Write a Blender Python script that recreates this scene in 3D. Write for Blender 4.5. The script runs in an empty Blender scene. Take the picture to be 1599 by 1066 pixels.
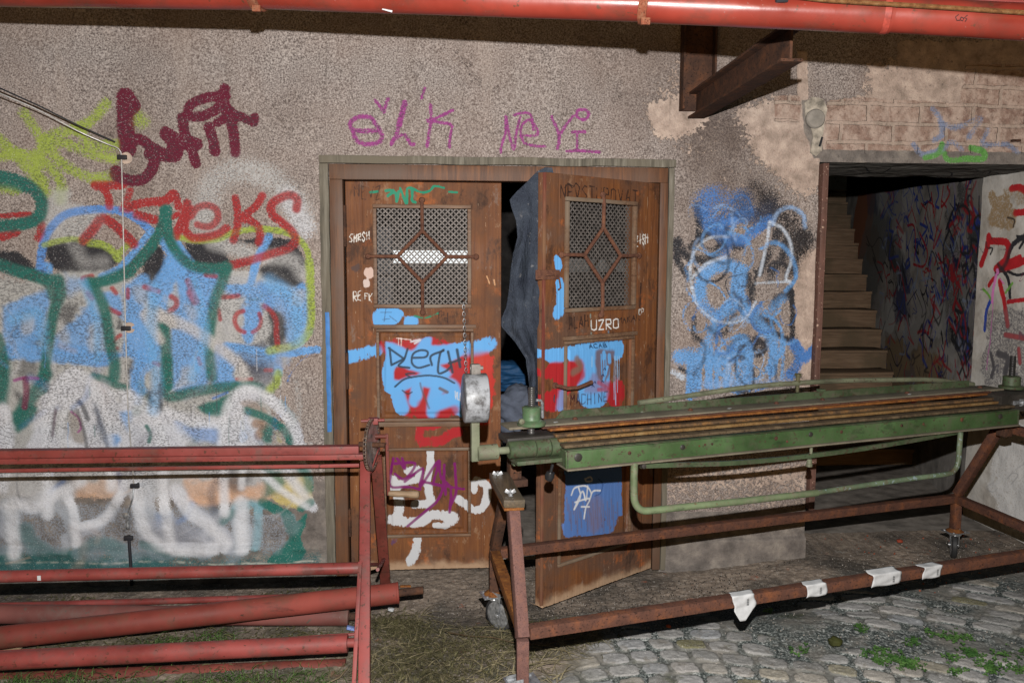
import bpy, bmesh, math, random
import numpy as np
from mathutils import Vector, Matrix, Euler
random.seed(5)
# ------------------------------------------------------------ camera
F = 1244.0; PITCH = math.radians(5.7); YAW = math.radians(4.0); ROLL = -0.004
CAM = np.array([0, -4.15, 1.6])
def _basis():
    f = np.array([math.sin(YAW)*math.cos(PITCH), math.cos(YAW)*math.cos(PITCH), -math.sin(PITCH)])
    r = np.array([math.cos(YAW), -math.sin(YAW), 0.]); u = np.cross(r, f)
    return r*math.cos(ROLL)-u*math.sin(ROLL), u*math.cos(ROLL)+r*math.sin(ROLL), f
Rr, Uu, Ff = _basis()
def ray(x, y): return Ff*F+Rr*(x-799.5)-Uu*(y-533)
def hit(x, y, p, n):
    d = ray(x, y); p = np.array(p, float); n = np.array(n, float)
    return CAM+d*(np.dot(p-CAM, n)/np.dot(d, n))
def W(x, y, Y=0.): return hit(x, y, (0, Y, 0), (0, 1, 0))
def G(x, y, Z=0.): return hit(x, y, (0, 0, Z), (0, 0, 1))
scene = bpy.context.scene
COL = scene.collection
cd = bpy.data.cameras.new('camera'); cam = bpy.data.objects.new('camera', cd); COL.objects.link(cam)
cd.sensor_width = 36; cd.lens = F/1599*36; cd.clip_end = 200; cd.clip_start = .05
cam.matrix_world = Matrix(((Rr[0], Uu[0], -Ff[0], CAM[0]), (Rr[1], Uu[1], -Ff[1], CAM[1]), (Rr[2], Uu[2], -Ff[2], CAM[2]), (0, 0, 0, 1)))
scene.camera = cam
# ------------------------------------------------------------ light: night sky plus the flash that lit the photograph
w = bpy.data.worlds.new('World'); scene.world = w; w.use_nodes = True
sky = w.node_tree.nodes.new('ShaderNodeTexSky'); sky.sky_type = 'NISHITA'; sky.sun_disc = False
sky.sun_elevation = math.radians(4); sky.sun_rotation = math.radians(200)
bg = w.node_tree.nodes['Background']; w.node_tree.links.new(sky.outputs[0], bg.inputs[0]); bg.inputs[1].default_value = 0.04
ld = bpy.data.lights.new('flash', 'POINT'); ld.energy = 690; ld.shadow_soft_size = 0.014; ld.color = (1, .985, .965)
lo = bpy.data.objects.new('flash', ld); COL.objects.link(lo); lo.location = (0.02, -4.12, 1.86)
scene.view_settings.view_transform = 'Standard'; scene.view_settings.look = 'None'
scene.cycles.diffuse_bounces = 0
scene.view_settings.exposure = 0; scene.view_settings.gamma = 1
# ------------------------------------------------------------ helpers
def lin(c):
    c = np.array(c, float)/255; return np.where(c <= .04045, c/12.92, ((c+.055)/1.055)**2.4)
def C(r, g, b, k=1.25): return tuple(np.clip(lin((r, g, b))*k, .002, .86))
def empty(name, loc, label, cat, group=None, rz=0):
    o = bpy.data.objects.new(name, None); COL.objects.link(o); o.location = loc; o.rotation_euler = (0, 0, rz)
    o.empty_display_size = .05
    o['label'] = label; o['category'] = cat
    if group: o['group'] = group
    return o
def tag(o, label=None, cat=None, group=None, kind=None):
    if label: o['label'] = label
    if cat: o['category'] = cat
    if group: o['group'] = group
    if kind: o['kind'] = kind
    return o
def link(name, me, mat, parent=None, world=True):
    """geometry is given in world coordinates; with a parent it is moved to the parent's frame"""
    o = bpy.data.objects.new(name, me); COL.objects.link(o)
    if mat is not None: me.materials.append(mat)
    if parent is not None:
        o.parent = parent
        if world:
            M = Matrix.Identity(4); p = parent
            while p is not None:
                M = (Matrix.Translation(p.location) @ p.rotation_euler.to_matrix().to_4x4()) @ M; p = p.parent
            me.transform(M.inverted())
    return o
class MB:
    def __init__(s): s.bm = bmesh.new()
    def box(s, c, d, R=None, bevel=0.0, taper=None):
        v = []
        for x in (-.5, .5):
            for y in (-.5, .5):
                for z in (-.5, .5):
                    p = Vector((x*d[0], y*d[1], z*d[2]))
                    if R is not None: p = R @ p
                    v.append(s.bm.verts.new(p+Vector(c)))
        fs = [s.bm.faces.new([v[i] for i in q]) for q in ((0, 1, 3, 2), (4, 6, 7, 5), (0, 4, 5, 1), (2, 3, 7, 6), (0, 2, 6, 4), (1, 5, 7, 3))]
        if bevel > 0:
            es = list({e for f in fs for e in f.edges})
            bmesh.ops.bevel(s.bm, geom=es, offset=bevel, segments=2, affect='EDGES', profile=.6)
        return s
    def beam(s, a, b, wd, ht, up=(0, 0, 1), bevel=.003):
        """box from a to b, wd across, ht along up"""
        a = Vector(a); b = Vector(b); x = (b-a); L = x.length; x.normalize()
        z = Vector(up)
        if abs(z.normalized().dot(x)) > .99: z = Vector((1, 0, 0)) if abs(x.x) < .9 else Vector((0, 1, 0))
        z = (z-x*z.dot(x)).normalized(); y = z.cross(x)
        return s.box((a+b)/2, (L, wd, ht), Matrix((x, y, z)).transposed(), bevel)
    def tube(s, pts, r, n=12, cap=True):
        pts = [Vector(p) for p in pts]; rr = r if hasattr(r, '__len__') else [r]*len(pts)
        rings = []; prev = None
        for i, p in enumerate(pts):
            t = (pts[min(i+1, len(pts)-1)]-pts[max(i-1, 0)]).normalized()
            if prev is None:
                u = t.orthogonal().normalized()
            else:
                u = (prev-t*prev.dot(t)).normalized()
            prev = u; v = t.cross(u)
            rings.append([s.bm.verts.new(p+(u*math.cos(2*math.pi*k/n)+v*math.sin(2*math.pi*k/n))*rr[i]) for k in range(n)])
        for a, b in zip(rings, rings[1:]):
            for k in range(n): s.bm.faces.new((a[k], a[(k+1) % n], b[(k+1) % n], b[k]))
        if cap: s.bm.faces.new(rings[0][::-1]); s.bm.faces.new(rings[-1])
        return s
    def cyl(s, a, b, r, n=20): return s.tube([a, b], r, n)
    def lathe(s, c, axis, prof, n=28):
        """prof: list of (distance along axis, radius)"""
        ax = Vector(axis).normalized(); c = Vector(c)
        return s.tube_prof([c+ax*d for d, _ in prof], ax, [r for _, r in prof], n)
    def tube_prof(s, pts, ax, rs, n):
        u = ax.orthogonal().normalized(); v = ax.cross(u); rings = []
        for p, r in zip(pts, rs):
            rings.append([s.bm.verts.new(p+(u*math.cos(2*math.pi*k/n)+v*math.sin(2*math.pi*k/n))*max(r, 1e-4)) for k in range(n)])
        for a, b in zip(rings, rings[1:]):
            for k in range(n): s.bm.faces.new((a[k], a[(k+1) % n], b[(k+1) % n], b[k]))
        s.bm.faces.new(rings[0][::-1]); s.bm.faces.new(rings[-1])
        return s
    def prism(s, poly, ax_o, ux, uy, thick, bevel=0):
        """polygon poly (list of 2-d points) in plane ux,uy at ax_o, extruded by thick along ux x uy"""
        ux = Vector(ux); uy = Vector(uy); n = ux.cross(uy).normalized(); o = Vector(ax_o)
        a = [s.bm.verts.new(o+ux*x+uy*y) for x, y in poly]; b = [s.bm.verts.new(o+ux*x+uy*y+n*thick) for x, y in poly]
        k = len(poly); fs = [s.bm.faces.new(a[::-1]), s.bm.faces.new(b)]
        for i in range(k): fs.append(s.bm.faces.new((a[i], a[(i+1) % k], b[(i+1) % k], b[i])))
        if bevel:
            es = list({e for f in fs[:2] for e in f.edges}); bmesh.ops.bevel(s.bm, geom=es, offset=bevel, segments=2, affect='EDGES')
        return s
    def jitter(s, amp, scale=3.0, seed=0):
        from mathutils import noise
        for v in s.bm.verts: v.co += noise.noise_vector(v.co*scale+Vector((seed, 0, 0)))*amp
        return s
    def subdiv_long(s, maxlen):
        for _ in range(6):
            es = [e for e in s.bm.edges if e.calc_length() > maxlen]
            if not es: break
            bmesh.ops.subdivide_edges(s.bm, edges=es, cuts=1, use_grid_fill=True)
        return s
    def build(s, name, mat, parent=None, smooth=True, world=True):
        bmesh.ops.recalc_face_normals(s.bm, faces=s.bm.faces)
        me = bpy.data.meshes.new(name); s.bm.to_mesh(me); s.bm.free()
        if smooth:
            me.shade_smooth()
            try: me.set_sharp_from_angle(angle=math.radians(35))
            except Exception: pass
        return link(name, me, mat, parent, world)
def spline(pts, n=8):
    pts = np.array(pts, float)
    if len(pts) < 3: return pts
    P = np.vstack([2*pts[0]-pts[1], pts, 2*pts[-1]-pts[-2]]); out = []
    for i in range(1, len(P)-2):
        for t in np.linspace(0, 1, n, endpoint=False):
            a, b, c, d = P[i-1], P[i], P[i+1], P[i+2]
            out.append(.5*((2*b)+(-a+c)*t+(2*a-5*b+4*c-d)*t*t+(-a+3*b-3*c+d)*t**3))
    out.append(pts[-1]); return np.array(out)
_rng = np.random.RandomState(7)
def vnoise(X, Y, sc, seed=0):
    """smooth value noise at frequency sc"""
    r = np.random.RandomState(seed); T = r.rand(256, 256)
    x = X*sc+37.1; y = Y*sc+91.7; xi = np.floor(x).astype(int); yi = np.floor(y).astype(int)
    fx = x-xi; fy = y-yi; fx = fx*fx*(3-2*fx); fy = fy*fy*(3-2*fy)
    g = lambda a, b: T[a % 256, b % 256]
    return (g(xi, yi)*(1-fx)+g(xi+1, yi)*fx)*(1-fy)+(g(xi, yi+1)*(1-fx)+g(xi+1, yi+1)*fx)*fy
def fbm(X, Y, sc, o=4, seed=0):
    s = 0; a = 1; t = 0
    for i in range(o): s = s+a*vnoise(X, Y, sc*2**i, seed+i); t += a; a *= .5
    return s/t
def sstep(a, b, x): t = np.clip((x-a)/(b-a), 0, 1); return t*t*(3-2*t)
# stroke font: digits of a small hand-lettering alphabet on a 0..1 x 0..1 box (y up)
FONT = {'A': '00 51 a0;2464', 'B': '00 0a 7a 85 05;85 a2 80 00', 'C': 'a9 5a 09 01 50 a1', 'E': 'aa 0a 00 a0;05 75', 'H': '00 0a;05 a5;a0 aa',
        'I': '50 5a', 'K': '00 0a;aa 05 a0', 'L': '0a 00 a0', 'M': '00 0a 55 aa a0', 'N': '00 0a a0 aa', 'O': '50 01 09 5a a9 a1 50', 'P': '00 0a 9a a7 95 05',
        'R': '00 0a 9a a7 95 05 a0', 'S': 'a9 5a 08 55 a2 50 01', 'T': '0a aa;5a 50', 'U': '0a 01 50 a1 aa', 'V': '0a 50 aa', 'Z': '0a aa 00 a0', 'F': 'aa 0a 00;05 75',
        '1': '28 5a 50', '0': '50 01 09 5a a9 a1 50', '6': 'aa 39 03 50 a2 64 04', 'Y': '0a 55 aa;55 50', 'G': 'a9 5a 09 01 50 a1 a5 65', 'W': '0a 30 57 80 aa'}
FONT['A'] = '00 5a a0;24 74'
def glyph(ch):
    out = []
    for s in FONT.get(ch, '').split(';'):
        p = [(int(q[0], 16)/10., int(q[1], 16)/10.) for q in s.split()]
        if len(p) > 1: out.append(p)
    return out
class Canvas:
    fade = 1.0
    """paint (spray, pen) on a surface grid: colour and coverage per grid point"""
    def __init__(s, xs, zs, mapper):
        s.xs, s.zs, s.map = xs, zs, mapper
        s.rgb = np.zeros((len(zs), len(xs), 3), np.float32); s.a = np.zeros((len(zs), len(xs)), np.float32)
        s.X, s.Z = np.meshgrid(xs, zs)
    def win(s, lo, hi):
        i0, i1 = np.searchsorted(s.xs, (lo[0], hi[0])); j0, j1 = np.searchsorted(s.zs, (lo[1], hi[1]))
        return slice(j0, j1+1), slice(i0, i1+1)
    def comp(s, sl, m, col):
        a0 = s.a[sl]; c = s.rgb[sl]; an = m+a0*(1-m)
        k = (m/np.maximum(an, 1e-5))[..., None]
        s.rgb[sl] = c*(1-k)+np.array(col)*k; s.a[sl] = an
    def pts(s, o, P):
        P = np.array(P, float).reshape(-1, 2); ox, oy, sc = o
        return np.array([s.map(ox+x*sc, oy+y*sc) for x, y in P])
    def stroke(s, q, w, col, a=.95, soft=.5, wob=0.0, dry=0.0):
        r = w/2; lo = q.min(0)-r*2.1-.004; hi = q.max(0)+r*2.1+.004; sl = s.win(lo, hi)
        X = s.X[sl]; Z = s.Z[sl]
        if X.size == 0: return
        D = np.full(X.shape, 1e9)
        for (x0, z0), (x1, z1) in zip(q, q[1:]):
            dx, dz = x1-x0, z1-z0; L = dx*dx+dz*dz+1e-12
            t = np.clip(((X-x0)*dx+(Z-z0)*dz)/L, 0, 1)
            D = np.minimum(D, (X-x0-t*dx)**2+(Z-z0-t*dz)**2)
        D = np.sqrt(D)
        if wob: D = D+(vnoise(X, Z, 25, 3)-.5)*wob*r
        m = (1-sstep(r*(1-soft), r*(1+soft*1.1), D))*a
        m = m*(s.fade+(1-s.fade)*sstep(.3, .62, fbm(X, Z, 9, 4, 17)))
        if dry: m = m*(1-dry*sstep(.35, .65, fbm(X, Z, 30, 3, 9)))
        s.comp(sl, m.astype(np.float32), col)
    def fill(s, q, col, a=.95, soft=.012, rag=0.0):
        lo = q.min(0)-soft*2; hi = q.max(0)+soft*2; sl = s.win(lo, hi); X = s.X[sl]; Z = s.Z[sl]
        if X.size == 0: return
        ins = np.zeros(X.shape, bool); D = np.full(X.shape, 1e9); n = len(q)
        for i in range(n):
            (x0, z0), (x1, z1) = q[i], q[(i+1) % n]; dx, dz = x1-x0, z1-z0; L = dx*dx+dz*dz+1e-12
            t = np.clip(((X-x0)*dx+(Z-z0)*dz)/L, 0, 1); D = np.minimum(D, (X-x0-t*dx)**2+(Z-z0-t*dz)**2)
            if abs(dz) > 1e-9:
                ins ^= ((z0 > Z) != (z1 > Z)) & (X < dx*(Z-z0)/dz+x0)
        D = np.sqrt(D)*np.where(ins, 1, -1)
        if rag: D = D+(fbm(X, Z, 14, 4, 21)-.5)*rag*2
        s.comp(sl, (sstep(-soft, soft, D)*a).astype(np.float32), col)
    def S(s, o, col, w, P, a=.95, soft=.45, sm=True, **k):
        """w in photo pixels"""
        q = s.pts(o, P); q = spline(q, 6) if sm and len(q) > 2 else q
        s.stroke(q, w*PXM, col, a, soft, **k)
    def B(s, o, col, P, a=.9, soft=5, rag=8, sm=True):
        q = s.pts(o, P)
        if sm: q = spline(np.vstack([q, q[:1]]), 5)[:-1]
        s.fill(q, col, a, soft*PXM, rag*PXM)
    def T(s, txt, x0, y0, x1, y1, h, col, w=1.5, a=.9, jit=.15, soft=.5):
        """hand-lettered text; baseline from (x0,y0) to (x1,y1), letters h px high"""
        n = len(txt); rr = random.Random(txt)
        for i, ch in enumerate(txt):
            for g in glyph(ch):
                P = []
                for gx, gy in g:
                    t = (i+.12+gx*.68+rr.uniform(-jit, jit)*.5)/n
                    P.append((x0+(x1-x0)*t, y0+(y1-y0)*t-h*(gy+rr.uniform(-jit, jit))))
                s.stroke(s.pts((0, 0, 1), P), w*PXM, col, a, soft)
    def store(s, me, name='paint'):
        at = me.color_attributes.new(name, 'FLOAT_COLOR', 'POINT')
        at.data.foreach_set('color', np.dstack([s.rgb, s.a]).reshape(-1).astype(np.float32))
PXM = 1/300.
def grid_mesh(name, pos, keep=None):
    """pos (nz,nx,3) -> mesh; keep (nz-1,nx-1) mask of faces"""
    nz, nx = pos.shape[:2]; me = bpy.data.meshes.new(name)
    me.vertices.add(nz*nx); me.vertices.foreach_set('co', pos.reshape(-1).astype(np.float32))
    j, i = np.meshgrid(np.arange(nz-1), np.arange(nx-1), indexing='ij')
    if keep is not None: j = j[keep]; i = i[keep]
    j = j.ravel(); i = i.ravel(); a = j*nx+i
    f = np.stack([a, a+1, a+nx+1, a+nx], 1).astype(np.int32); n = len(f)
    me.loops.add(n*4); me.loops.foreach_set('vertex_index', f.ravel())
    me.polygons.add(n); me.polygons.foreach_set('loop_start', np.arange(0, n*4, 4, dtype=np.int32))
    try: me.polygons.foreach_set('loop_total', np.full(n, 4, np.int32))
    except Exception: pass
    me.update(calc_edges=True); me.shade_smooth()
    return me
def col_attr(me, name, arr):
    at = me.color_attributes.new(name, 'FLOAT_COLOR', 'POINT'); at.data.foreach_set('color', arr.reshape(-1).astype(np.float32))
# ------------------------------------------------------------ materials
class N:
    def __init__(s, name):
        s.m = bpy.data.materials.new(name); s.m.use_nodes = True; s.t = s.m.node_tree; s.n = s.t.nodes; s.l = s.t.links
        s.b = s.n['Principled BSDF']; s.co = s.n.new('ShaderNodeTexCoord').outputs['Object']
    def set(s, sock, v):
        if isinstance(v, bpy.types.NodeSocket): s.l.new(v, sock)
        elif isinstance(v, (tuple, list)) and len(v) == 3 and sock.type == 'RGBA': sock.default_value = (*v, 1)
        else: sock.default_value = v
    def map(s, scale=(1, 1, 1), loc=(0, 0, 0)):
        m = s.n.new('ShaderNodeMapping'); s.l.new(s.co, m.inputs[0]); m.inputs['Scale'].default_value = scale; m.inputs['Location'].default_value = loc
        return m.outputs[0]
    def noise(s, sc, det=3, rough=.55, vec=None, dist=0):
        n = s.n.new('ShaderNodeTexNoise'); s.l.new(vec or s.co, n.inputs['Vector']); n.inputs['Scale'].default_value = sc
        n.inputs['Detail'].default_value = det; n.inputs['Roughness'].default_value = rough; n.inputs['Distortion'].default_value = dist
        return n.outputs['Fac']
    def vor(s, sc, vec=None, feat='F1'):
        n = s.n.new('ShaderNodeTexVoronoi'); n.feature = feat; s.l.new(vec or s.co, n.inputs['Vector']); n.inputs['Scale'].default_value = sc
        return n
    def mr(s, v, a, b, c=0., d=1., smooth=True):
        n = s.n.new('ShaderNodeMapRange'); n.interpolation_type = 'SMOOTHSTEP' if smooth else 'LINEAR'
        s.set(n.inputs[0], v); n.inputs[1].default_value = a; n.inputs[2].default_value = b; n.inputs[3].default_value = c; n.inputs[4].default_value = d
        return n.outputs[0]
    def math(s, op, a, b=0.0):
        n = s.n.new('ShaderNodeMath'); n.operation = op; s.set(n.inputs[0], a); s.set(n.inputs[1], b); return n.outputs[0]
    def mix(s, f, a, b, mode='MIX'):
        n = s.n.new('ShaderNodeMix'); n.data_type = 'RGBA'; n.blend_type = mode; n.clamp_factor = True
        s.set(n.inputs[0], f); s.set(n.inputs[6], a); s.set(n.inputs[7], b); return n.outputs[2]
    def ramp(s, f, st):
        n = s.n.new('ShaderNodeValToRGB'); s.l.new(f, n.inputs[0]); e = n.color_ramp.elements
        while len(e) < len(st): e.new(.5)
        for q, (p, c) in zip(e, st): q.position = p; q.color = (*c, 1)
        return n.outputs[0]
    def attr(s, name):
        n = s.n.new('ShaderNodeAttribute'); n.attribute_name = name; return n
    def sep(s, c):
        n = s.n.new('ShaderNodeSeparateColor'); s.l.new(c, n.inputs[0]); return n.outputs
    def bump(s, h, st=.5, d=.01):
        n = s.n.new('ShaderNodeBump'); s.l.new(h, n.inputs['Height']); n.inputs['Strength'].default_value = st; n.inputs['Distance'].default_value = d
        if s.b.inputs['Normal'].is_linked: s.l.new(s.b.inputs['Normal'].links[0].from_socket, n.inputs['Normal'])
        s.l.new(n.outputs[0], s.b.inputs['Normal'])
    def out(s, col, rough=.7, metal=0., spec=.4):
        s.set(s.b.inputs['Base Color'], col); s.set(s.b.inputs['Roughness'], rough); s.set(s.b.inputs['Metallic'], metal)
        s.b.inputs['Specular IOR Level'].default_value = spec
        return s.m
def m_rust(name, a, b, c, k=1.0, sc=18, rough=.85):
    n = N(name); f = n.noise(sc, 6, .65); g = n.noise(sc*7, 3, .6)
    col = n.ramp(f, [(.3, C(*a, k)), (.5, C(*b, k)), (.7, C(*c, k))])
    col = n.mix(n.mr(g, .55, .7), col, C(*[v*.55 for v in a], k)); col = n.mix(n.mr(g, .38, .25, 0, .5), col, C(*c, k))
    n.bump(g, .35, .003); return n.out(col, rough, 0, .25)
def m_paint(name, base, chip=None, dirt=None, k=1.0, chipamt=.35, rough=.45, sc=9, dust=0.25):
    n = N(name); base = np.array(base); f = n.noise(sc*.5, 5, .6); g = n.noise(sc*6, 5, .65)
    f3 = n.noise(sc*2.2, 6, .7, n.map((.35, 1, 1), (3, 3, 3))); col = n.ramp(f, [(.25, C(*(base*.74), k)), (.5, C(*base, k)), (.75, C(*(base*1.16+6), k))]); col = n.mix(n.mr(f3, .56, .68, 0, .55), col, C(*(base*.55), k)); col = n.mix(n.mr(n.noise(sc*14, 3, .7), .70, .73, 0, .8), col, C(*(base*.5+110), k))
    if dirt: col = n.mix(n.mr(n.noise(sc*1.7, 6, .7), .45, .75, 0, dust*2.2), col, C(*dirt, k))
    if chip: col = n.mix(n.mr(g, .72-chipamt*.3, .76-chipamt*.3), col, C(*chip, k))
    n.bump(g, .2, .002); return n.out(col, n.mr(f, .3, .7, rough-.1, rough+.2), 0, .45)
RUST = m_rust('rusty_steel', (88, 60, 50), (108, 72, 58), (142, 88, 58), .75)
RUST_OR = m_rust('orange_rust', (112, 70, 44), (156, 96, 48), (192, 130, 66), .66, 30)
RUST_DK = m_rust('dark_brown_steel', (58, 42, 36), (80, 56, 44), (108, 70, 48), 1.0, 14)
RUST_GR = m_rust('greyish_rust', (115, 82, 75), (135, 98, 90), (150, 105, 90), .62, 40)
def m_galv():
    n = N('galvanised_steel'); f = n.noise(60, 4, .6); col = n.ramp(f, [(.3, C(130, 132, 134, 1)), (.7, C(205, 207, 210, 1))])
    n.bump(f, .1, .001); return n.out(col, n.mr(f, .3, .7, .25, .5), .7, .5)
GALV = m_galv()
RED = m_paint('red_machine_paint', (170, 78, 72), (108, 64, 50), (130, 96, 88), .62, .35, .45, 7, .4)
RED_RUST = m_paint('red_paint_worn_to_rust', (146, 70, 58), (104, 58, 42), (112, 74, 60), .56, .45, .6, 8, .4)
PIPE = m_paint('orange_red_pipe_paint', (180, 70, 54), (126, 76, 56), (132, 78, 64), .50, .3, .24, 4, .35)
GREEN = m_paint('green_machine_paint', (84, 100, 70), (84, 74, 58), (110, 106, 88), .66, .5, .45, 9, .6)
GREEN_BR = m_paint('bright_green_machine_paint', (84, 112, 68), (88, 80, 60), (112, 108, 90), .66, .4, .4, 9, .3)
GREEN_PALE = m_paint('pale_dusty_green_paint', (130, 134, 108), (96, 74, 58), (128, 120, 102), .68, .35, .55, 12, .5)
DUST = m_paint('dust_covered_steel', (128, 118, 100), (90, 84, 70), (108, 104, 86), .85, .3, .85, 10, .4)
DARK = m_paint('dark_oily_steel', (52, 48, 44), (70, 55, 44), (80, 74, 66), .9, .2, .5, 10, .3)
SILVER = m_paint('worn_silver_paint', (176, 178, 182), (112, 108, 106), (96, 94, 94), .7, .25, .3, 6, .8)
CASTP = m_paint('black_rubber', (42, 42, 44), None, (90, 86, 80), .9, .1, .6)
def m_wood(name, a, b, c, k=1.1, sc=1.0, axis=2, grey=None, rough=.55):
    n = N(name); s = [22*sc]*3; s[axis] = 1.6*sc; v = n.map(tuple(s)); f = n.noise(2.2, 6, .65, v, .6); g = n.noise(2.0*sc, 4)
    col = n.ramp(f, [(.3, C(*a, k)), (.52, C(*b, k)), (.75, C(*c, k))])
    if grey: col = n.mix(n.mr(g, .45, .65), col, C(*grey, k))
    n.bump(f, .3, .003); return n.out(col, rough, 0, .35)
WOODH = m_wood('pale_turned_wood', (150, 125, 100), (178, 150, 120), (195, 168, 140), .7, 2, 0)
WOODP = m_wood('grey_brown_wood_block', (70, 60, 48), (98, 84, 66), (120, 100, 76), .8, 2, 1, (92, 86, 74))
WOODF = m_wood('brown_varnished_door_frame', (74, 48, 34), (102, 68, 46), (134, 86, 50), 1.1, 1, 2, (96, 74, 60))
TRIM = m_wood('weathered_grey_trim', (74, 70, 62), (112, 106, 94), (148, 142, 130), 1.1, 1, 2, (112, 104, 90), .85)
def m_plain(name, c, k=1.0, rough=.8, sc=20, var=.12, metal=0, bump=.2):
    n = N(name); f = n.noise(sc, 5, .6); c = np.array(c)
    col = n.ramp(f, [(.3, C(*(c*(1-var)), k)), (.7, C(*(c*(1+var)), k))]); n.bump(f, bump, .003); return n.out(col, rough, metal, .3)
BLACKCABLE = m_plain('black_cable', (40, 40, 44), 1.1, .5)
PAPER = m_plain('white_paper_label', (225, 225, 225), .72, .8, 40, .05)
INK = m_plain('dark_print', (60, 60, 60), .5)
# ------------------------------------------------------------ the building
def wx(x, y): p = W(x, y); return (p[0], p[2])
DX0, DX1, DZ1 = wx(514, 262)[0], wx(1043, 262)[0], wx(780, 259)[1]      # door opening
SX0, SX1, SZ1 = wx(1281, 252)[0], 3.262, wx(1440, 255)[1]               # stair opening
xs = np.unique(np.concatenate([np.arange(-5.2, -2.6, .05), np.arange(-2.6, 3.35, .005), np.arange(3.35, 6.0, .05), [DX0, DX1, SX0, SX1]]))
zs = np.unique(np.concatenate([np.arange(-.12, 2.98, .005), np.arange(2.98, 3.8, .05), [DZ1, SZ1]]))
building = empty('old_building', (0.3, 0, 0), 'derelict building front of pebble-dash plaster covered in graffiti', 'building')
cv = Canvas(xs, zs, wx); cv.fade = .86
BLUE = C(106, 158, 214); BLUE2 = C(72, 120, 185); TEAL = C(40, 104, 94); WHITE = C(202, 202, 208); GREYW = C(176, 174, 172); REDP = C(158, 50, 50); LIME = C(152, 168, 76)
BLK = C(44, 44, 48); MAR = C(98, 28, 48); PUR = C(148, 66, 128); LGREEN = C(96, 150, 74)
K1 = (0, 0, .3754); K2 = (0, 350, .3754); K3 = (0, 666, .3754); K4 = (480, 0, .3752); K5 = (1030, 280, .3188); K6 = (1030, 0, .3753); P1 = (0, 0, 1)
A_ = (0, 240, .1876); B_ = (250, 240, .1876); C_ = (0, 420, .1876); D_ = (250, 420, .1876); E_ = (0, 560, .1876); F_ = (250, 560, .1876); G_ = (0, 720, .1876); H_ = (250, 720, .1876)
b, s = cv.B, cv.S
# --- lime tag behind (upper left)
for P in ([-20, 560, 60, 640, 130, 720, 190, 800], [100, 470, 170, 570, 230, 650, 290, 700, 380, 740, 470, 730], [440, 430, 380, 500, 300, 540, 220, 560, 170, 620, 150, 700, 180, 760],
          [180, 590, 280, 600, 380, 640, 470, 660], [0, 650, 100, 640, 200, 690, 250, 760, 250, 830], [330, 540, 380, 600, 480, 600], [0, 780, 60, 790]):
    s(K1, LIME, 15, P, .62, .8)
s(K1, LIME, 22, [575, 495, 590, 505], .55, .8)
# --- pale overspray arcs
s(K1, GREYW, 40, [850, 880, 880, 780, 960, 720, 1060, 715, 1160, 770, 1230, 850, 1260, 930], .5, .9)
s(K1, WHITE, 26, [1200, 820, 1240, 900, 1270, 950], .4, .9); s(K1, GREYW, 26, [840, 900, 850, 950, 900, 960], .4, .9)
b(K1, GREYW, [215, 780, 290, 790, 300, 850, 420, 880, 430, 960, 300, 1010, 200, 1010, 170, 940], .6, 8)
# --- big piece: pale letters' ground
b(P1, C(172, 170, 166), [-40, 430, 60, 440, 110, 410, 200, 430, 300, 440, 420, 420, 470, 450, 480, 520, 440, 570, 420, 620, 420, 720, 300, 760, 100, 760, -40, 760], .82, 9, 14)
b(P1, C(168, 166, 166), [-40, 690, 200, 680, 430, 690, 480, 720, 470, 760, 300, 775, 100, 778, -40, 780], .66, 10, 22)
b(P1, C(196, 160, 134), [110, 752, 180, 750, 185, 775, 120, 780], .6, 6, 10); b(P1, C(200, 160, 132), [290, 750, 350, 745, 425, 765, 400, 782, 300, 785], .7, 6, 14)
b(P1, C(190, 172, 110), [425, 745, 480, 745, 480, 785, 430, 780], .6, 6, 8)
# --- black arcs
b(A_, BLK, [370, 780, 560, 740, 760, 750, 940, 850, 960, 920, 800, 980, 560, 990, 430, 950], .9, 5)
s(A_, GREYW, 18, [620, 770, 700, 900, 860, 900], .5, .9)
b(A_, BLK, [-40, 800, 140, 810, 260, 900, 280, 990, 120, 940, -40, 920], .8, 6)
b(B_, BLK, [220, 740, 420, 720, 520, 800, 560, 900, 440, 930, 260, 900], .85, 6); b(B_, BLK, [640, 720, 800, 700, 1050, 700, 1150, 780, 1190, 900, 1190, 1080, 1100, 1120, 900, 1060, 820, 960, 980, 880, 880, 790], .88, 5)
s(B_, GREYW, 20, [440, 740, 620, 790, 800, 850, 1080, 880, 1180, 1000], .7, .8)
b(A_, BLK, [1200, 850, 1330, 780, 1390, 880, 1380, 1000, 1290, 1120, 1200, 1120], .82, 5)
b(D_, BLK, [840, 300, 960, 340, 1080, 420, 1060, 540, 1010, 660, 920, 660, 880, 580, 920, 480], .85, 5)
b(D_, C(60, 70, 90), [600, 620, 740, 600, 860, 600, 960, 640, 1010, 720, 900, 860, 760, 860, 680, 760], .6, 8)
b(D_, C(60, 62, 80), [700, 780, 860, 780, 960, 860, 880, 960, 740, 900], .6, 9)
b(C_, BLK, [520, 290, 640, 300, 620, 400, 590, 520, 540, 480, 480, 400], .6, 7); b(C_, BLK, [180, 340, 250, 360, 180, 500, 110, 580, 60, 540, 140, 480], .7, 6); b(C_, BLK, [260, 540, 330, 560, 310, 650, 200, 640], .7, 6)
b(C_, BLK, [180, 760, 260, 740, 300, 880, 250, 900, 170, 880], .5, 6); b(C_, BLK, [960, 380, 1000, 380, 1020, 480, 970, 480], .8, 4); b(C_, BLK, [1060, 750, 1130, 740, 1110, 850, 1060, 860], .6, 6)
b(E_, BLK, [120, 270, 190, 300, 200, 350, 140, 360], .7, 5); b(E_, BLK, [1190, 280, 1270, 250, 1300, 370, 1220, 390], .8, 5)
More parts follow.
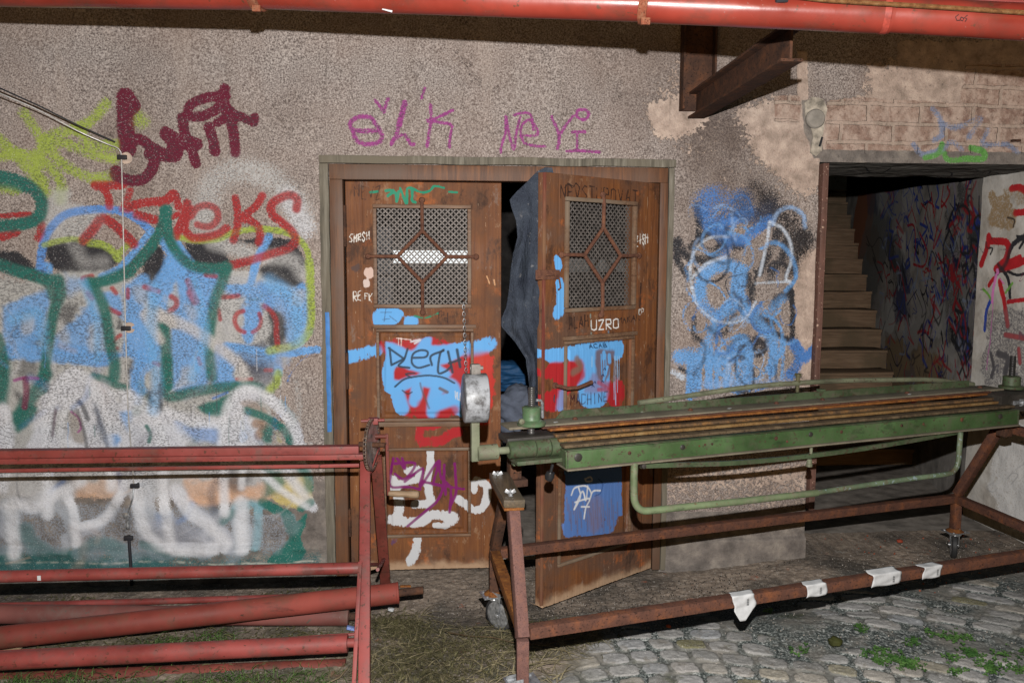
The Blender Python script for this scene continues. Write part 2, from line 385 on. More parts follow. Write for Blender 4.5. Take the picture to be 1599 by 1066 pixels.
# --- blue body
b(A_, BLUE, [300, 920, 390, 900, 440, 960, 420, 1000, 300, 980], .9, 4)
b(C_, BLUE, [20, 310, 200, 250, 390, 180, 400, 280, 360, 430, 340, 560, 200, 640, 60, 660, 20, 560], .82, 5)
b(C_, GREYW, [200, 380, 270, 400, 250, 500, 190, 540, 180, 460], .6, 5)
b(C_, BLUE, [20, 650, 330, 640, 700, 660, 940, 690, 1200, 700, 1340, 720, 1330, 780, 1000, 740, 880, 820, 700, 790, 440, 770, 230, 740, 30, 740], .92, 4)
b(C_, BLUE, [430, 560, 600, 420, 700, 300, 780, 270, 830, 420, 880, 700, 440, 700], .8, 5); b(C_, GREYW, [780, 420, 850, 480, 880, 660, 760, 680, 740, 500], .7, 6); b(C_, GREYW, [460, 420, 530, 440, 560, 600, 470, 600], .6, 6)
b(C_, BLUE, [860, 210, 1000, 240, 1030, 420, 960, 380, 900, 300], .85, 5)
b(C_, BLUE, [1040, 120, 1200, 60, 1240, 180, 1190, 330, 1250, 520, 1330, 640, 1330, 760, 1200, 900, 1240, 1010, 1180, 1080, 1110, 1040, 1090, 760, 1030, 700, 1040, 400], .9, 5)
b(C_, GREYW, [1100, 150, 1300, 170, 1290, 300, 1170, 290, 1120, 220], .55, 7)
b(D_, BLUE, [30, -120, 120, -160, 260, -60, 480, 30, 440, 240, 400, 420, 360, 560, 200, 520, 60, 370, -80, 280, -60, 120, 0, 40], .9, 5)
b(D_, GREYW, [100, 120, 140, 120, 160, 260, 130, 330, 60, 330], .8, 4); b(D_, GREYW, [190, 280, 300, 290, 340, 400, 260, 470, 200, 380], .5, 7)
b(D_, BLUE, [100, 500, 360, 560, 380, 960, 100, 1000], .85, 4); b(D_, GREYW, [180, 830, 280, 830, 280, 960, 120, 990], .6, 6); b(D_, BLUE, [460, 640, 620, 640, 640, 900, 640, 950, 460, 980], .9, 4)
b(D_, BLUE, [540, 100, 700, 80, 760, 120, 1000, 110, 1100, 160, 1200, 110, 1220, 300, 1230, 440, 1150, 580, 1060, 620, 1060, 460, 1000, 350, 840, 300, 720, 300, 640, 240, 540, 180], .85, 6)
b(D_, GREYW, [520, 250, 680, 240, 700, 330, 860, 300, 900, 420, 920, 540, 800, 610, 620, 620, 540, 560, 490, 400], .92, 4)
b(D_, BLUE, [690, 300, 820, 300, 810, 480, 760, 590, 720, 590, 700, 480], .92, 4)
b(D_, GREYW, [560, 40, 740, 30, 740, 90, 660, 120, 560, 110], .9, 3); b(D_, GREYW, [1110, 190, 1190, 190, 1170, 280, 1110, 280], .6, 5)
s(D_, BLUE, 11, [560, 640, 700, 660, 880, 690, 1080, 700, 1200, 680, 1310, 670], .95); s(D_, BLUE, 14, [900, 690, 970, 760, 980, 850], .8, .7)
b(D_, BLUE, [640, 640, 900, 690, 960, 800, 860, 790, 700, 740], .5, 8)
b(C_, BLUE, [540, 40, 660, 60, 700, 120, 560, 220, 530, 120], .5, 8)
# --- sky-blue thin outlines
s(A_, C(92, 140, 205), 11, [350, 990, 330, 880, 370, 700, 450, 580, 560, 500, 760, 465, 960, 470, 1100, 520, 1220, 610, 1250, 640], .85)
s(A_, BLUE, 9, [1250, 640, 1180, 740, 1080, 860, 980, 960, 840, 1020], .9); s(A_, BLUE, 9, [1330, 690, 1380, 790, 1460, 880], .85); s(B_, BLUE, 9, [120, 700, 180, 800, 260, 900], .8)
s(B_, BLUE, 11, [905, 690, 850, 790, 800, 900, 760, 1060], .95); s(C_, BLUE, 14, [1150, 1100, 1160, 900, 1180, 700], .9)
# --- small reds inside
for q in ([D_, 9, [230, 100, 270, 200, 300, 270]], [D_, 12, [250, 200, 290, 270]], [D_, 8, [90, 230, 130, 260, 130, 310, 80, 350]], [D_, 7, [520, 235, 590, 230, 650, 222]], [D_, 7, [690, 350, 640, 370, 620, 430, 650, 500, 700, 525]],
          [D_, 6, [825, 370, 840, 430, 820, 490, 770, 525]], [D_, 8, [870, 310, 930, 360, 965, 430, 970, 550, 985, 660]], [D_, 6, [485, 340, 500, 420]], [D_, 7, [380, 50, 460, 60]], [D_, 6, [640, 915, 760, 915]],
          [D_, 6, [880, 840, 930, 840]], [D_, 6, [320, 740, 330, 790]], [C_, 8, [690, 80, 760, 60]], [C_, 8, [730, 200, 760, 240]], [C_, 7, [930, 160, 960, 200]], [C_, 8, [1200, 150, 1310, 185]], [C_, 7, [900, 330, 990, 370]],
          [C_, 6, [1000, 550, 950, 590, 940, 640, 970, 660]], [C_, 6, [1060, 170, 1060, 240]], [C_, 6, [1280, 780, 1330, 800]]):
    s(q[0], REDP, q[1], q[2], .85)
# --- lime outline of the piece
s(A_, LIME, 8, [360, 760, 460, 730, 600, 710, 700, 730], .75); s(A_, LIME, 11, [740, 740, 860, 760, 960, 830, 980, 870], .8); s(A_, LIME, 9, [960, 860, 1060, 760], .7)
s(B_, LIME, 9, [120, 690, 300, 720, 480, 710, 600, 660, 760, 630, 900, 630, 1060, 660, 1160, 720, 1220, 800, 1250, 950, 1250, 1060], .8)
s(D_, LIME, 12, [1240, -60, 1250, 100, 1255, 260, 1255, 420, 1230, 540, 1150, 610, 1060, 650, 910, 680], .8); s(D_, LIME, 9, [980, 860, 970, 940, 900, 1000], .7, .8)
s(F_, LIME, 11, [985, 120, 960, 220, 880, 290], .6, .8)
# --- red name
s(A_, REDP, 13, [790, 265, 900, 265, 1000, 255, 1020, 250], .92); s(A_, REDP, 11, [860, 290, 900, 360, 910, 440], .92); s(A_, REDP, 11, [1080, 310, 1050, 400, 1020, 460], .6)
s(A_, REDP, 12, [1060, 460, 1140, 420, 1260, 400, 1380, 390, 1440, 340], .92); s(A_, REDP, 13, [1140, 510, 1280, 550], .92); s(A_, REDP, 14, [690, 720, 780, 620, 840, 545, 920, 570, 1020, 660, 1080, 720, 1110, 750], .9)
s(B_, REDP, 11, [-20, 400, 40, 400, 90, 340, 130, 350, 150, 440], .92); s(B_, REDP, 12, [225, 410, 200, 520, 150, 620, 130, 690], .92); s(B_, REDP, 7, [100, 530, 150, 500], .9)
s(B_, REDP, 10, [260, 520, 310, 450, 400, 430, 470, 470, 480, 540, 430, 600, 360, 605, 310, 590], .8); s(B_, REDP, 12, [250, 460, 200, 600, 250, 690, 340, 700, 480, 670, 550, 620], .92)
s(B_, REDP, 11, [625, 370, 645, 480, 640, 600, 610, 720], .92); s(B_, REDP, 11, [850, 350, 800, 430, 720, 500, 670, 540, 740, 550, 810, 600, 830, 680, 820, 740], .92)
s(B_, REDP, 12, [1135, 460, 1140, 380, 1080, 345, 1000, 370, 930, 420, 930, 500, 1010, 570, 1090, 640, 1125, 720, 1060, 790, 900, 840, 740, 890, 580, 930], .9)
s(A_, REDP, 7, [0, 520, 120, 510, 240, 500], .85); s(A_, REDP, 12, [340, 590, 330, 660, 310, 700], .6); s(A_, REDP, 12, [20, 690, 130, 650], .85)
# --- teal outlines
s(A_, TEAL, 17, [-60, 180, 100, 210, 240, 270, 330, 360, 345, 460, 300, 540, 160, 590, -40, 600], .94); s(A_, TEAL, 12, [-40, 240, 80, 260, 200, 290], .7, .8)
s(C_, TEAL, 17, [-60, -60, 120, 10, 300, 60, 470, 110], .95); s(C_, TEAL, 16, [480, 90, 500, 200, 460, 300, 430, 420, 400, 600, 380, 760, 360, 900, 360, 1000], .95); s(C_, TEAL, 17, [300, 60, 400, 120, 440, 220], .9)
s(A_, TEAL, 15, [1385, 470, 1360, 580, 1290, 720, 1180, 860, 1080, 960, 900, 1040, 760, 1080], .96)
s(B_, TEAL, 16, [45, 470, 50, 600, 80, 720, 150, 840, 260, 930, 400, 960, 540, 950], .96); s(D_, TEAL, 16, [560, -20, 520, 100, 460, 240, 430, 400, 410, 520, 410, 700, 430, 900], .96)
s(C_, TEAL, 17, [740, 110, 800, 190, 860, 320, 890, 480, 920, 650, 950, 780, 950, 900], .96); s(C_, TEAL, 14, [1080, 30, 960, 80, 840, 110, 760, 120], .96)
s(C_, TEAL, 11, [780, 890, 880, 920, 960, 960, 1050, 990], .95); s(D_, TEAL, 17, [10, 490, 40, 560, 50, 700, 50, 860, 60, 960], .96); s(C_, TEAL, 8, [1320, 440, 1390, 500], .9)
s(F_, TEAL, 16, [60, 0, 60, 160, 60, 290, 130, 310, 300, 270, 500, 240, 700, 225, 830, 240], .96); b(F_, TEAL, [310, 400, 440, 350, 620, 280, 640, 340, 560, 470, 400, 470], .95, 3, 3)
s(F_, BLUE2, 4, [440, 330, 560, 280], .8); s(C_, TEAL, 13, [-20, 560, 20, 700, 30, 900, 10, 1100], .9); s(E_, TEAL, 20, [20, 20, 20, 200, 0, 340], .85, .7)
s(E_, TEAL, 19, [380, 130, 320, 240, 200, 400, 150, 520], .95); b(E_, TEAL, [90, 440, 240, 380, 320, 420, 240, 540, 140, 600, 100, 540], .9, 4)
s(E_, PUR, 5, [120, 180, 200, 160, 310, 165], .8); s(E_, C(118, 30, 70), 9, [210, 170, 220, 280, 205, 400], .85)
# --- white bottom letters
b(E_, WHITE, [320, 400, 380, 260, 500, 130, 620, 90, 740, 130, 860, 230, 980, 330, 1060, 270, 1140, 330, 1220, 400, 1400, 440, 1500, 600, 1520, 780, 1300, 860, 700, 860, 620, 760, 540, 640, 560, 520, 600, 420, 520, 420, 470, 560, 470, 740, 380, 860, 200, 860, 260, 640], .86, 5, 10)
b(E_, WHITE, [-20, 380, 60, 400, 100, 500, 100, 800, -20, 820], .85, 6)
b(E_, C(150, 140, 130), [580, 430, 650, 440, 690, 560, 700, 690, 620, 680, 560, 620], .8, 5); s(E_, BLK, 7, [650, 350, 690, 400, 730, 500], .8); s(E_, BLK, 6, [465, 410, 440, 500, 430, 640], .7); s(E_, PUR, 3, [590, 440, 650, 490, 675, 570, 650, 610], .8)
b(E_, C(90, 100, 118), [770, 360, 830, 400, 900, 620, 960, 680, 900, 720, 820, 600, 800, 480], .6, 6); b(E_, BLUE, [1000, 440, 1080, 440, 1080, 600, 1030, 570], .7, 5)
b(E_, BLUE, [900, 640, 980, 640, 960, 720, 900, 720], .7, 5); s(E_, TEAL, 6, [1220, 560, 1250, 620, 1240, 690], .85); b(E_, C(176, 174, 182), [840, 120, 920, 200, 880, 240, 820, 180], .4, 6)
b(F_, WHITE, [470, 520, 560, 460, 600, 330, 680, 260, 780, 260, 820, 300, 780, 340, 700, 380, 720, 480, 800, 560, 800, 860, 480, 860, 490, 640], .9, 4)
s(F_, C(188, 188, 196), 14, [790, 300, 920, 340, 1040, 440, 1120, 560, 1160, 700, 1150, 780], .75, .8); b(F_, WHITE, [-60, 420, 120, 440, 300, 480, 480, 500, 440, 580, 200, 520, 0, 500], .7, 7)
b(F_, C(130, 160, 208), [140, 520, 300, 560, 470, 570, 460, 700, 300, 690, 160, 600], .75, 7); b(F_, WHITE, [60, 560, 180, 560, 260, 700, 40, 700], .6, 7); b(F_, BLUE, [670, 590, 700, 600, 710, 690, 660, 690], .8, 3)
b(F_, C(150, 130, 116), [690, 370, 780, 370, 880, 440, 800, 440, 720, 410], .6, 4)
s(F_, TEAL, 12, [720, 430, 860, 480, 980, 550, 1060, 630, 1080, 690], .92); s(F_, C(150, 118, 96), 14, [800, 540, 860, 560, 820, 640], .8); b(F_, TEAL, [860, 600, 900, 560, 940, 590, 940, 700, 850, 690], .9, 4); b(F_, C(176, 160, 84), [950, 600, 1000, 620, 1030, 700, 960, 700], .8, 4)
# white pointed stroke
s(D_, C(196, 190, 186), 17, [-40, 400, 60, 400, 180, 460, 330, 540, 480, 650, 600, 740, 680, 830, 690, 890], .88, .6); s(C_, C(196, 190, 186), 15, [1210, 380, 1260, 470, 1330, 590], .85, .6)
# --- below the red bar
b(H_, TEAL, [860, 60, 1000, 100, 1050, 170, 980, 230, 880, 280, 900, 180], .7, 7); s(H_, TEAL, 14, [1180, 60, 1230, 130, 1240, 220], .7, .7); s(H_, WHITE, 14, [1060, 100, 1160, 220, 1280, 370], .7, .8)
b(H_, BLK, [500, 110, 700, 100, 760, 160, 660, 260, 560, 230], .6, 9); b(G_, C(70, 66, 64), [460, 120, 600, 120, 580, 200, 530, 250, 470, 200], .7, 9); s(G_, C(52, 60, 110), 10, [960, 90, 1000, 150, 1020, 220], .7, .8)
s(G_, C(178, 180, 186), 22, [60, 560, 110, 420, 80, 360, 200, 350, 330, 360, 420, 290, 560, 260], .75, .7); s(G_, C(178, 182, 186), 20, [100, 360, 110, 480, 130, 620, 150, 800], .8, .8)
s(G_, C(170, 172, 176), 15, [400, 320, 520, 380, 600, 460, 640, 640], .65, .8); s(G_, C(178, 178, 184), 15, [670, 580, 800, 530, 920, 420, 1000, 300, 1040, 150], .72, .8); s(G_, C(170, 172, 178), 10, [560, 620, 570, 760], .6, .8)
s(G_, C(40, 92, 86), 20, [230, 560, 260, 640, 360, 720, 480, 780, 600, 780], .75, .7); s(G_, C(44, 96, 90), 15, [700, 730, 800, 670, 920, 680, 1020, 720], .7, .8)
s(G_, C(48, 92, 92), 36, [-40, 820, 200, 850, 500, 840, 900, 850, 1300, 860], .75, .9); s(H_, C(56, 98, 100), 34, [-40, 780, 200, 820, 500, 840, 1000, 820, 1280, 800], .35, .9)
b(G_, C(182, 184, 190), [1180, 120, 1300, 140, 1340, 400, 1420, 560, 1420, 700, 1260, 700, 1180, 640, 1160, 480], .62, 9); b(G_, C(74, 120, 180), [1320, 420, 1420, 420, 1420, 500, 1340, 510], .6, 8)
s(H_, C(188, 188, 196), 20, [150, 240, 250, 380, 380, 480, 500, 580, 560, 640], .8, .7); b(H_, C(156, 156, 166), [-60, 480, 160, 480, 360, 560, 560, 640, 600, 720, 300, 740, 0, 690], .6, 9)
s(H_, C(186, 190, 196), 22, [680, 360, 680, 480, 700, 620, 690, 690], .75, .8); s(H_, C(130, 170, 180), 11, [820, 360, 820, 520, 810, 690], .6, .9); s(H_, C(120, 160, 172), 14, [640, 380, 780, 340, 830, 380], .5, .9)
b(H_, TEAL, [980, 370, 1080, 420, 1140, 520, 1220, 430, 1180, 620, 1200, 740, 1120, 820, 900, 820, 1040, 700, 1080, 560], .9, 4); s(H_, TEAL, 14, [860, 330, 960, 390], .8); s(H_, TEAL, 12, [520, 490, 600, 430], .6, .8); s(H_, TEAL, 12, [1180, 380, 1260, 330], .7)
s(G_, C(40, 92, 86), 11, [1190, 680, 1300, 710, 1400, 760], .8); s(P1, C(190, 186, 172), 3, [320, 874, 380, 874, 420, 876, 490, 872], .6, .5, dry=.9); s(P1, C(190, 186, 172), 3, [0, 873, 70, 874, 150, 873, 300, 874], .45, .5, dry=.95)
rr_ = random.Random(3)
for i in range(70):      # thin old layers showing through one another
    x0 = rr_.uniform(-20, 480); y0 = rr_.uniform(430, 870); a_ = rr_.uniform(0, 6.28); L_ = rr_.uniform(15, 60); cc = rr_.choice([WHITE, WHITE, GREYW, BLUE, BLUE2, TEAL, C(70, 72, 84), C(188, 160, 140), C(150, 150, 160)])
    if y0 > 700 and cc is BLUE: cc = GREYW
    s(P1, cc, rr_.choice([3, 5, 8, 12]), [x0, y0, x0+L_*math.cos(a_)*.5, y0+L_*math.sin(a_), x0+L_*math.cos(a_+.7), y0+L_*1.6*math.sin(a_)], rr_.uniform(.15, .38), .9)
for i in range(26):       # drips
    x0 = rr_.uniform(20, 470); y0 = rr_.uniform(520, 740); s(P1, rr_.choice([BLUE, TEAL, WHITE, C(70, 70, 80)]), 1.4, [x0, y0, x0+.5, y0+rr_.uniform(12, 50)], .6, .4)
b(P1, C(140, 146, 156), [-20, 790, 120, 780, 430, 800, 440, 850, 300, 866, 60, 860, -20, 866], .30, 9, 24)
BW = C(212, 212, 218)
for w_, P in ((15, [78, 800, 74, 700, 78, 640, 96, 596, 122, 584, 146, 604, 164, 650, 172, 720, 176, 760]), (11, [94, 700, 96, 660, 106, 628, 116, 620]), (11, [104, 690, 116, 700, 108, 716]), (15, [176, 616, 206, 618, 232, 640, 250, 680, 254, 740, 262, 800, 268, 850]), (13, [352, 800, 348, 700, 352, 644, 372, 612, 396, 608, 430, 630, 458, 668, 472, 720]),
              (10, [376, 640, 380, 700, 378, 760]), (14, [6, 640, 10, 700, 8, 760]), (11, [260, 640, 300, 660, 344, 664]), (14, [16, 790, 30, 782, 60, 790, 90, 770, 128, 752]), (15, [22, 790, 22, 830, 28, 862]), (11, [128, 820, 160, 812, 184, 780, 196, 750]), (11, [104, 770, 118, 800, 122, 846]),
              (16, [276, 762, 300, 796, 330, 820, 356, 846]), (15, [214, 750, 222, 800, 236, 836, 262, 852, 300, 856, 340, 850]), (16, [378, 782, 378, 820, 382, 850]), (10, [412, 740, 444, 766, 480, 788])):
    s(P1, BW, w_, P, .74, .75)
for w_, P in ((16, [240, 450, 236, 520, 246, 600, 240, 640]), (12, [130, 440, 150, 500, 152, 560]), (16, [20, 500, 60, 490, 66, 540]), (14, [300, 440, 320, 520, 300, 590]), (20, [420, 440, 460, 470, 464, 530])): s(P1, C(108, 168, 232), w_, P, .6, .8)
for q_ in ([BLK, 5, [120, 640, 130, 670, 136, 700]], [C(60, 70, 90), 7, [150, 640, 166, 690, 170, 730]], [C(96, 70, 84), 4, [86, 640, 82, 680]], [BLK, 6, [250, 600, 252, 640]]): s(P1, q_[0], q_[1], q_[2], .6, .7)
# --- maroon tag
s(K1, MAR, 24, [520, 400, 520, 480, 525, 560, 530, 620], .95, .3); s(K1, MAR, 16, [530, 470, 560, 440, 530, 400], .95, .3); s(K1, MAR, 16, [530, 600, 580, 580, 630, 620, 640, 680, 600, 740, 540, 750, 480, 730, 480, 710], .95, .3)
s(K1, MAR, 17, [640, 620, 700, 650, 720, 600, 690, 560], .95, .3); s(K1, MAR, 16, [620, 640, 670, 640, 730, 650, 740, 590, 690, 550], .95, .3); s(K1, MAR, 15, [760, 490, 770, 560, 800, 630, 815, 680], .95, .3); s(K1, MAR, 17, [720, 620, 780, 590, 820, 600], .95, .3)
s(K1, MAR, 15, [870, 530, 885, 580, 895, 630], .95, .3); s(K1, MAR, 15, [935, 370, 930, 420, 960, 500, 975, 570, 980, 635], .95, .3); s(K1, MAR, 14, [920, 400, 850, 410, 790, 440, 790, 480, 840, 485, 910, 450, 940, 400], .95, .3)
s(K1, MAR, 13, [905, 510, 960, 480, 1010, 490, 1055, 510, 1060, 490], .95, .3); s(K1, MAR, 16, [920, 430, 950, 460, 980, 490], .95, .3)
# --- purple words above the door
for w_, P in ((6.5, [300, 545, 235, 545, 190, 540, 180, 510, 215, 487, 262, 490, 285, 520, 310, 560, 300, 590, 250, 600, 205, 585, 190, 550]), (5, [282, 418, 300, 440, 318, 465, 325, 440, 335, 412]), (6, [405, 425, 390, 490, 370, 560, 348, 600]),
              (8, [405, 430, 380, 520]), (5, [350, 590, 400, 560, 430, 600, 445, 600]), (4, [488, 365, 475, 410]), (5, [512, 435, 515, 500, 505, 560, 498, 608]), (4.5, [605, 458, 560, 480, 505, 505]), (4.5, [500, 500, 560, 510, 600, 520, 595, 560, 590, 615]),
              (4, [825, 485, 825, 550, 810, 600, 805, 635]), (4, [828, 490, 840, 560, 860, 622, 868, 560, 885, 490]), (4, [860, 480, 900, 470, 930, 480, 940, 540]), (4, [885, 565, 960, 558, 925, 500, 890, 530, 900, 590, 940, 605, 990, 610]),
              (4.5, [1015, 485, 1040, 540, 1048, 580, 1040, 620]), (4.5, [1045, 570, 1070, 530, 1105, 485]), (4.5, [1120, 480, 1125, 460, 1160, 460, 1170, 480, 1150, 500, 1125, 490, 1120, 475]), (4, [1100, 550, 1155, 550, 1125, 555, 1122, 625]), (4.5, [1080, 630, 1140, 628, 1215, 635])):
    s(K4, PUR, w_, P, .75, .6)
cv.fade = .6
# --- tag on the pier between the openings
s(K5, BLUE2, 30, [200, 110, 260, 80, 330, 90, 400, 110], .5, .9); s(K5, BLUE2, 22, [230, 160, 330, 180, 430, 170], .4, .9); s(K5, BLUE2, 16, [200, 150, 240, 215, 330, 215, 440, 160], .6, .8)
s(K5, C(58, 70, 96), 26, [400, 110, 450, 180, 540, 150], .55, .9); s(K5, BLK, 12, [180, 130, 190, 190, 200, 235], .6, .7); s(K5, C(40, 36, 36), 40, [480, 60, 540, 110, 620, 200, 700, 280], .55, .9); s(K5, C(40, 36, 36), 28, [700, 300, 680, 380, 640, 440], .5, .9)
s(K5, BLK, 11, [80, 310, 90, 400, 130, 460, 150, 480], .7, .7); s(K5, BLK, 14, [90, 300, 120, 360, 180, 390, 260, 380, 300, 330, 280, 270, 210, 280, 160, 330], .7, .7)
for P in ([580, 260, 540, 350, 490, 460], [620, 300, 600, 380, 560, 440, 540, 490], [640, 560, 580, 580, 560, 620], [430, 470, 450, 560, 430, 600], [400, 330, 320, 300, 330, 250]): s(K5, BLK, 13, P, .6, .8)
s(K5, BLK, 9, [640, 530, 650, 620, 650, 700, 640, 780, 560, 750], .75, .6); s(K5, BLK, 9, [170, 680, 170, 770, 200, 790], .6, .7); s(K5, BLK, 20, [280, 740, 340, 700, 350, 660], .6, .8); s(K5, BLK, 20, [480, 690, 540, 700], .6, .8); s(K5, BLK, 12, [390, 770, 450, 820, 500, 830, 480, 780], .6, .8); s(K5, BLK, 10, [240, 850, 300, 870, 340, 850], .6, .8)
s(K5, BLUE2, 15, [240, 230, 300, 270, 400, 300, 460, 260, 540, 200], .7, .7); s(K5, BLUE2, 14, [280, 260, 330, 320, 320, 370], .5, .8)
s(K5, BLUE, 19, [400, 440, 320, 420, 240, 450, 200, 520, 210, 600, 260, 660, 330, 640, 370, 580, 380, 480, 400, 440], .8, .6); s(K5, BLUE, 16, [400, 480, 390, 560, 420, 640, 480, 700, 540, 770, 560, 850, 550, 940], .8, .6)
s(K5, BLUE, 13, [330, 620, 270, 700, 240, 780, 210, 830], .75, .7); s(K5, BLUE, 22, [100, 870, 180, 860, 260, 890, 330, 870, 400, 800], .75, .8); s(K5, BLUE, 19, [170, 880, 170, 960, 160, 1050], .8, .7); s(K5, BLUE, 19, [400, 790, 430, 860, 400, 960, 380, 1020], .8, .7); s(K5, BLUE, 14, [330, 880, 330, 980], .7, .8)
s(K5, BLUE, 14, [480, 640, 540, 640, 600, 590], .45, .9); s(K5, BLUE2, 17, [660, 810, 690, 860, 670, 920, 640, 960], .8, .7); s(K5, BLUE2, 14, [720, 880, 790, 790], .8, .6); s(K5, C(150, 168, 200), 14, [220, 1000, 420, 1010, 600, 990], .5, .9)
WH2 = C(196, 204, 216)
s(K5, WH2, 4.5, [540, 210, 530, 290, 510, 380, 490, 470], .75, .8); s(K5, WH2, 4.5, [545, 210, 600, 240, 640, 310, 645, 400, 620, 480, 640, 510], .75, .8); s(K5, WH2, 4.5, [160, 540, 150, 460, 170, 360, 240, 290, 340, 280], .6, .8)
s(K5, WH2, 5, [160, 480, 240, 410, 330, 380], .6, .8); s(K5, WH2, 4, [160, 530, 190, 620, 270, 690, 350, 700, 420, 680, 470, 600], .7, .8); s(K5, WH2, 4, [470, 510, 640, 500], .6, .8); s(K5, WH2, 9, [60, 940, 110, 970], .8, .7); s(K5, WH2, 5, [340, 880, 330, 980], .6, .8)
# --- faint tag above the stair opening
s(K6, C(128, 136, 160), 9, [1140, 450, 1170, 490, 1180, 560, 1150, 580], .55, .8); s(K6, C(128, 136, 160), 10, [1190, 520, 1240, 530, 1340, 490, 1290, 570], .5, .8); s(K6, C(128, 136, 160), 9, [1060, 600, 1100, 640, 1180, 620, 1220, 590, 1260, 620], .6, .8)
s(K6, C(128, 136, 160), 9, [1370, 540, 1350, 600, 1440, 600, 1490, 630], .5, .8); s(K6, LGREEN, 8, [1110, 655, 1160, 640, 1180, 600], .85, .6); s(K6, LGREEN, 9, [1190, 640, 1210, 665, 1280, 660, 1350, 660, 1350, 630, 1300, 615], .85, .6)
rr_ = random.Random(12)
for i in range(64):
    x0 = rr_.gauss(1152, 42); y0 = rr_.uniform(330, 590); R_ = rr_.uniform(8, 34); a0 = rr_.uniform(0, 6.28); sp_ = rr_.uniform(1.5, 4.5); P = []
    x0 = min(max(x0, 1078), 1232)
    for k in range(6): an = a0+sp_*k/5; P += [min(1262, x0+R_*math.cos(an)+k*rr_.uniform(-2, 2)), y0+R_*1.3*math.sin(an)]
    s(P1, [BLUE, BLK, BLUE, C(150, 176, 212), C(50, 48, 52), BLUE2][i % 6], rr_.choice([2, 3, 4.5, 6]), P, rr_.uniform(.3, .7), .8)
for i in range(16): x0 = rr_.uniform(1075, 1235); y0 = rr_.uniform(560, 600); s(P1, BLUE, rr_.choice([3, 6, 8]), [x0, y0-30, x0+rr_.uniform(-3, 3), y0+rr_.uniform(10, 30)], .6, .7)
# ---- plaster zones: R smooth pink plaster, G brick, B grey cement, A dirt
X, Z = cv.X, cv.Z
zone = np.zeros(X.shape+(4,), np.float32)
def poly(P, soft=.03):
    c2 = Canvas(xs, zs, wx); q = c2.pts(P1, P); c2.fill(q, (1, 1, 1), 1, soft, 0); return c2.a
pink = .80*np.maximum.reduce([poly([1350, 90, 1600, 90, 1700, 300, 1400, 300, 1262, 300, 1225, 275, 1185, 235, 1170, 195, 1160, 180, 1200, 165, 1300, 160, 1345, 145], .09), poly([1255, 400, 1290, 390, 1290, 620, 1262, 640, 1240, 470], .08), poly([1015, 170, 1062, 160, 1100, 185, 1080, 200, 1030, 210], .06),
                          poly([1025, 735, 1270, 725, 1270, 800, 1025, 800], .05)*.62, poly([1245, 80, 1262, 80, 1262, 165, 1245, 165], .01), poly([1400, 60, 1800, 60, 1800, 500, 1400, 300])])
flecks = poly([1040, 60, 1255, 60, 1270, 300, 1290, 420, 1290, 740, 1045, 740, 1045, 500, 1060, 260, 1000, 190], .12)
flecks2 = poly([960, 120, 1070, 100, 1070, 240, 980, 240], .12)*.4 + poly([440, 600, 515, 560, 515, 700, 450, 700], .05)*.8 + poly([180, 280, 215, 280, 215, 335, 170, 330], .02)*.7
brick = np.maximum.reduce([poly([1290, 158, 1340, 152, 1500, 160, 1510, 100, 1800, 100, 1800, 245, 1600, 240, 1292, 240], .02), poly([1208, 150, 1250, 150, 1250, 190, 1210, 190], .015), poly([1297, 175, 1360, 178, 1470, 185, 1600, 180, 1600, 220, 1300, 215], .01)])
cem = np.maximum.reduce([sstep(.56, .34, Z+(fbm(X, Z, 3, 4, 5)-.5)*.2)*(X < DX0+.03)*.95, poly([1020, 800, 1280, 795, 1280, 905, 1020, 910], .02), sstep(.06, .03, np.abs(Z-(SZ1+.02)))*(X > SX0), .8*poly([1250, 155, 1288, 155, 1286, 248, 1272, 248, 1256, 205], .02)])
dirt = np.clip(sstep(.5, .75, fbm(X, Z, 1.3, 5, 40))*.5+poly([1045, 150, 1160, 190, 1210, 280, 1180, 330, 1050, 330], .08)*.4+poly([970, 60, 1120, 60, 1120, 110, 970, 110], .1)*.3, 0, 1)
zone[..., 0] = np.clip(pink+flecks*.36+flecks2*.4, 0, 1); zone[..., 1] = brick; zone[..., 2] = cem; zone[..., 3] = dirt
# ---- relief: pebble dash swells, bulging old plinth at the lower left, broken edge over the stair opening
rel = (fbm(X, Z, 2.5, 4, 60)-.5)*.03
low = sstep(.52, .40, Z+(fbm(X, X*0, 4, 3, 62)-.5)*.06)*(X < DX0)
rel = rel+low*(.012+.055*(fbm(X, Z, 5, 5, 61)-.42)); rel = rel+.03*sstep(.14, .10, Z+(fbm(X, X*0, 5, 3, 64)-.5)*.03)*(X < DX0)
rel = rel+.022*sstep(.105, .085, Z+(fbm(X, Z, 4, 3, 67)-.5)*.02)*sstep(1.12, 1.15, X)
rel = rel-pink*.006+np.where(brick > .4, (fbm(X, Z, 30, 3, 65)-.5)*.012, 0)
edge = np.minimum.reduce([np.abs(X-DX0), np.abs(X-DX1)])*np.where(Z < DZ1+.2, 1, 9)
rel = rel*sstep(.0, .08, edge)
pos = np.dstack([X, -rel, Z])
xc = (xs[:-1]+xs[1:])/2; zc = (zs[:-1]+zs[1:])/2; XC, ZC = np.meshgrid(xc, zc)
keep = ~(((XC > DX0) & (XC < DX1) & (ZC < DZ1)) | ((XC > SX0) & (XC < SX1) & (ZC < SZ1)))
me = grid_mesh('wall', pos, keep); cv.store(me); col_attr(me, 'zone', zone)
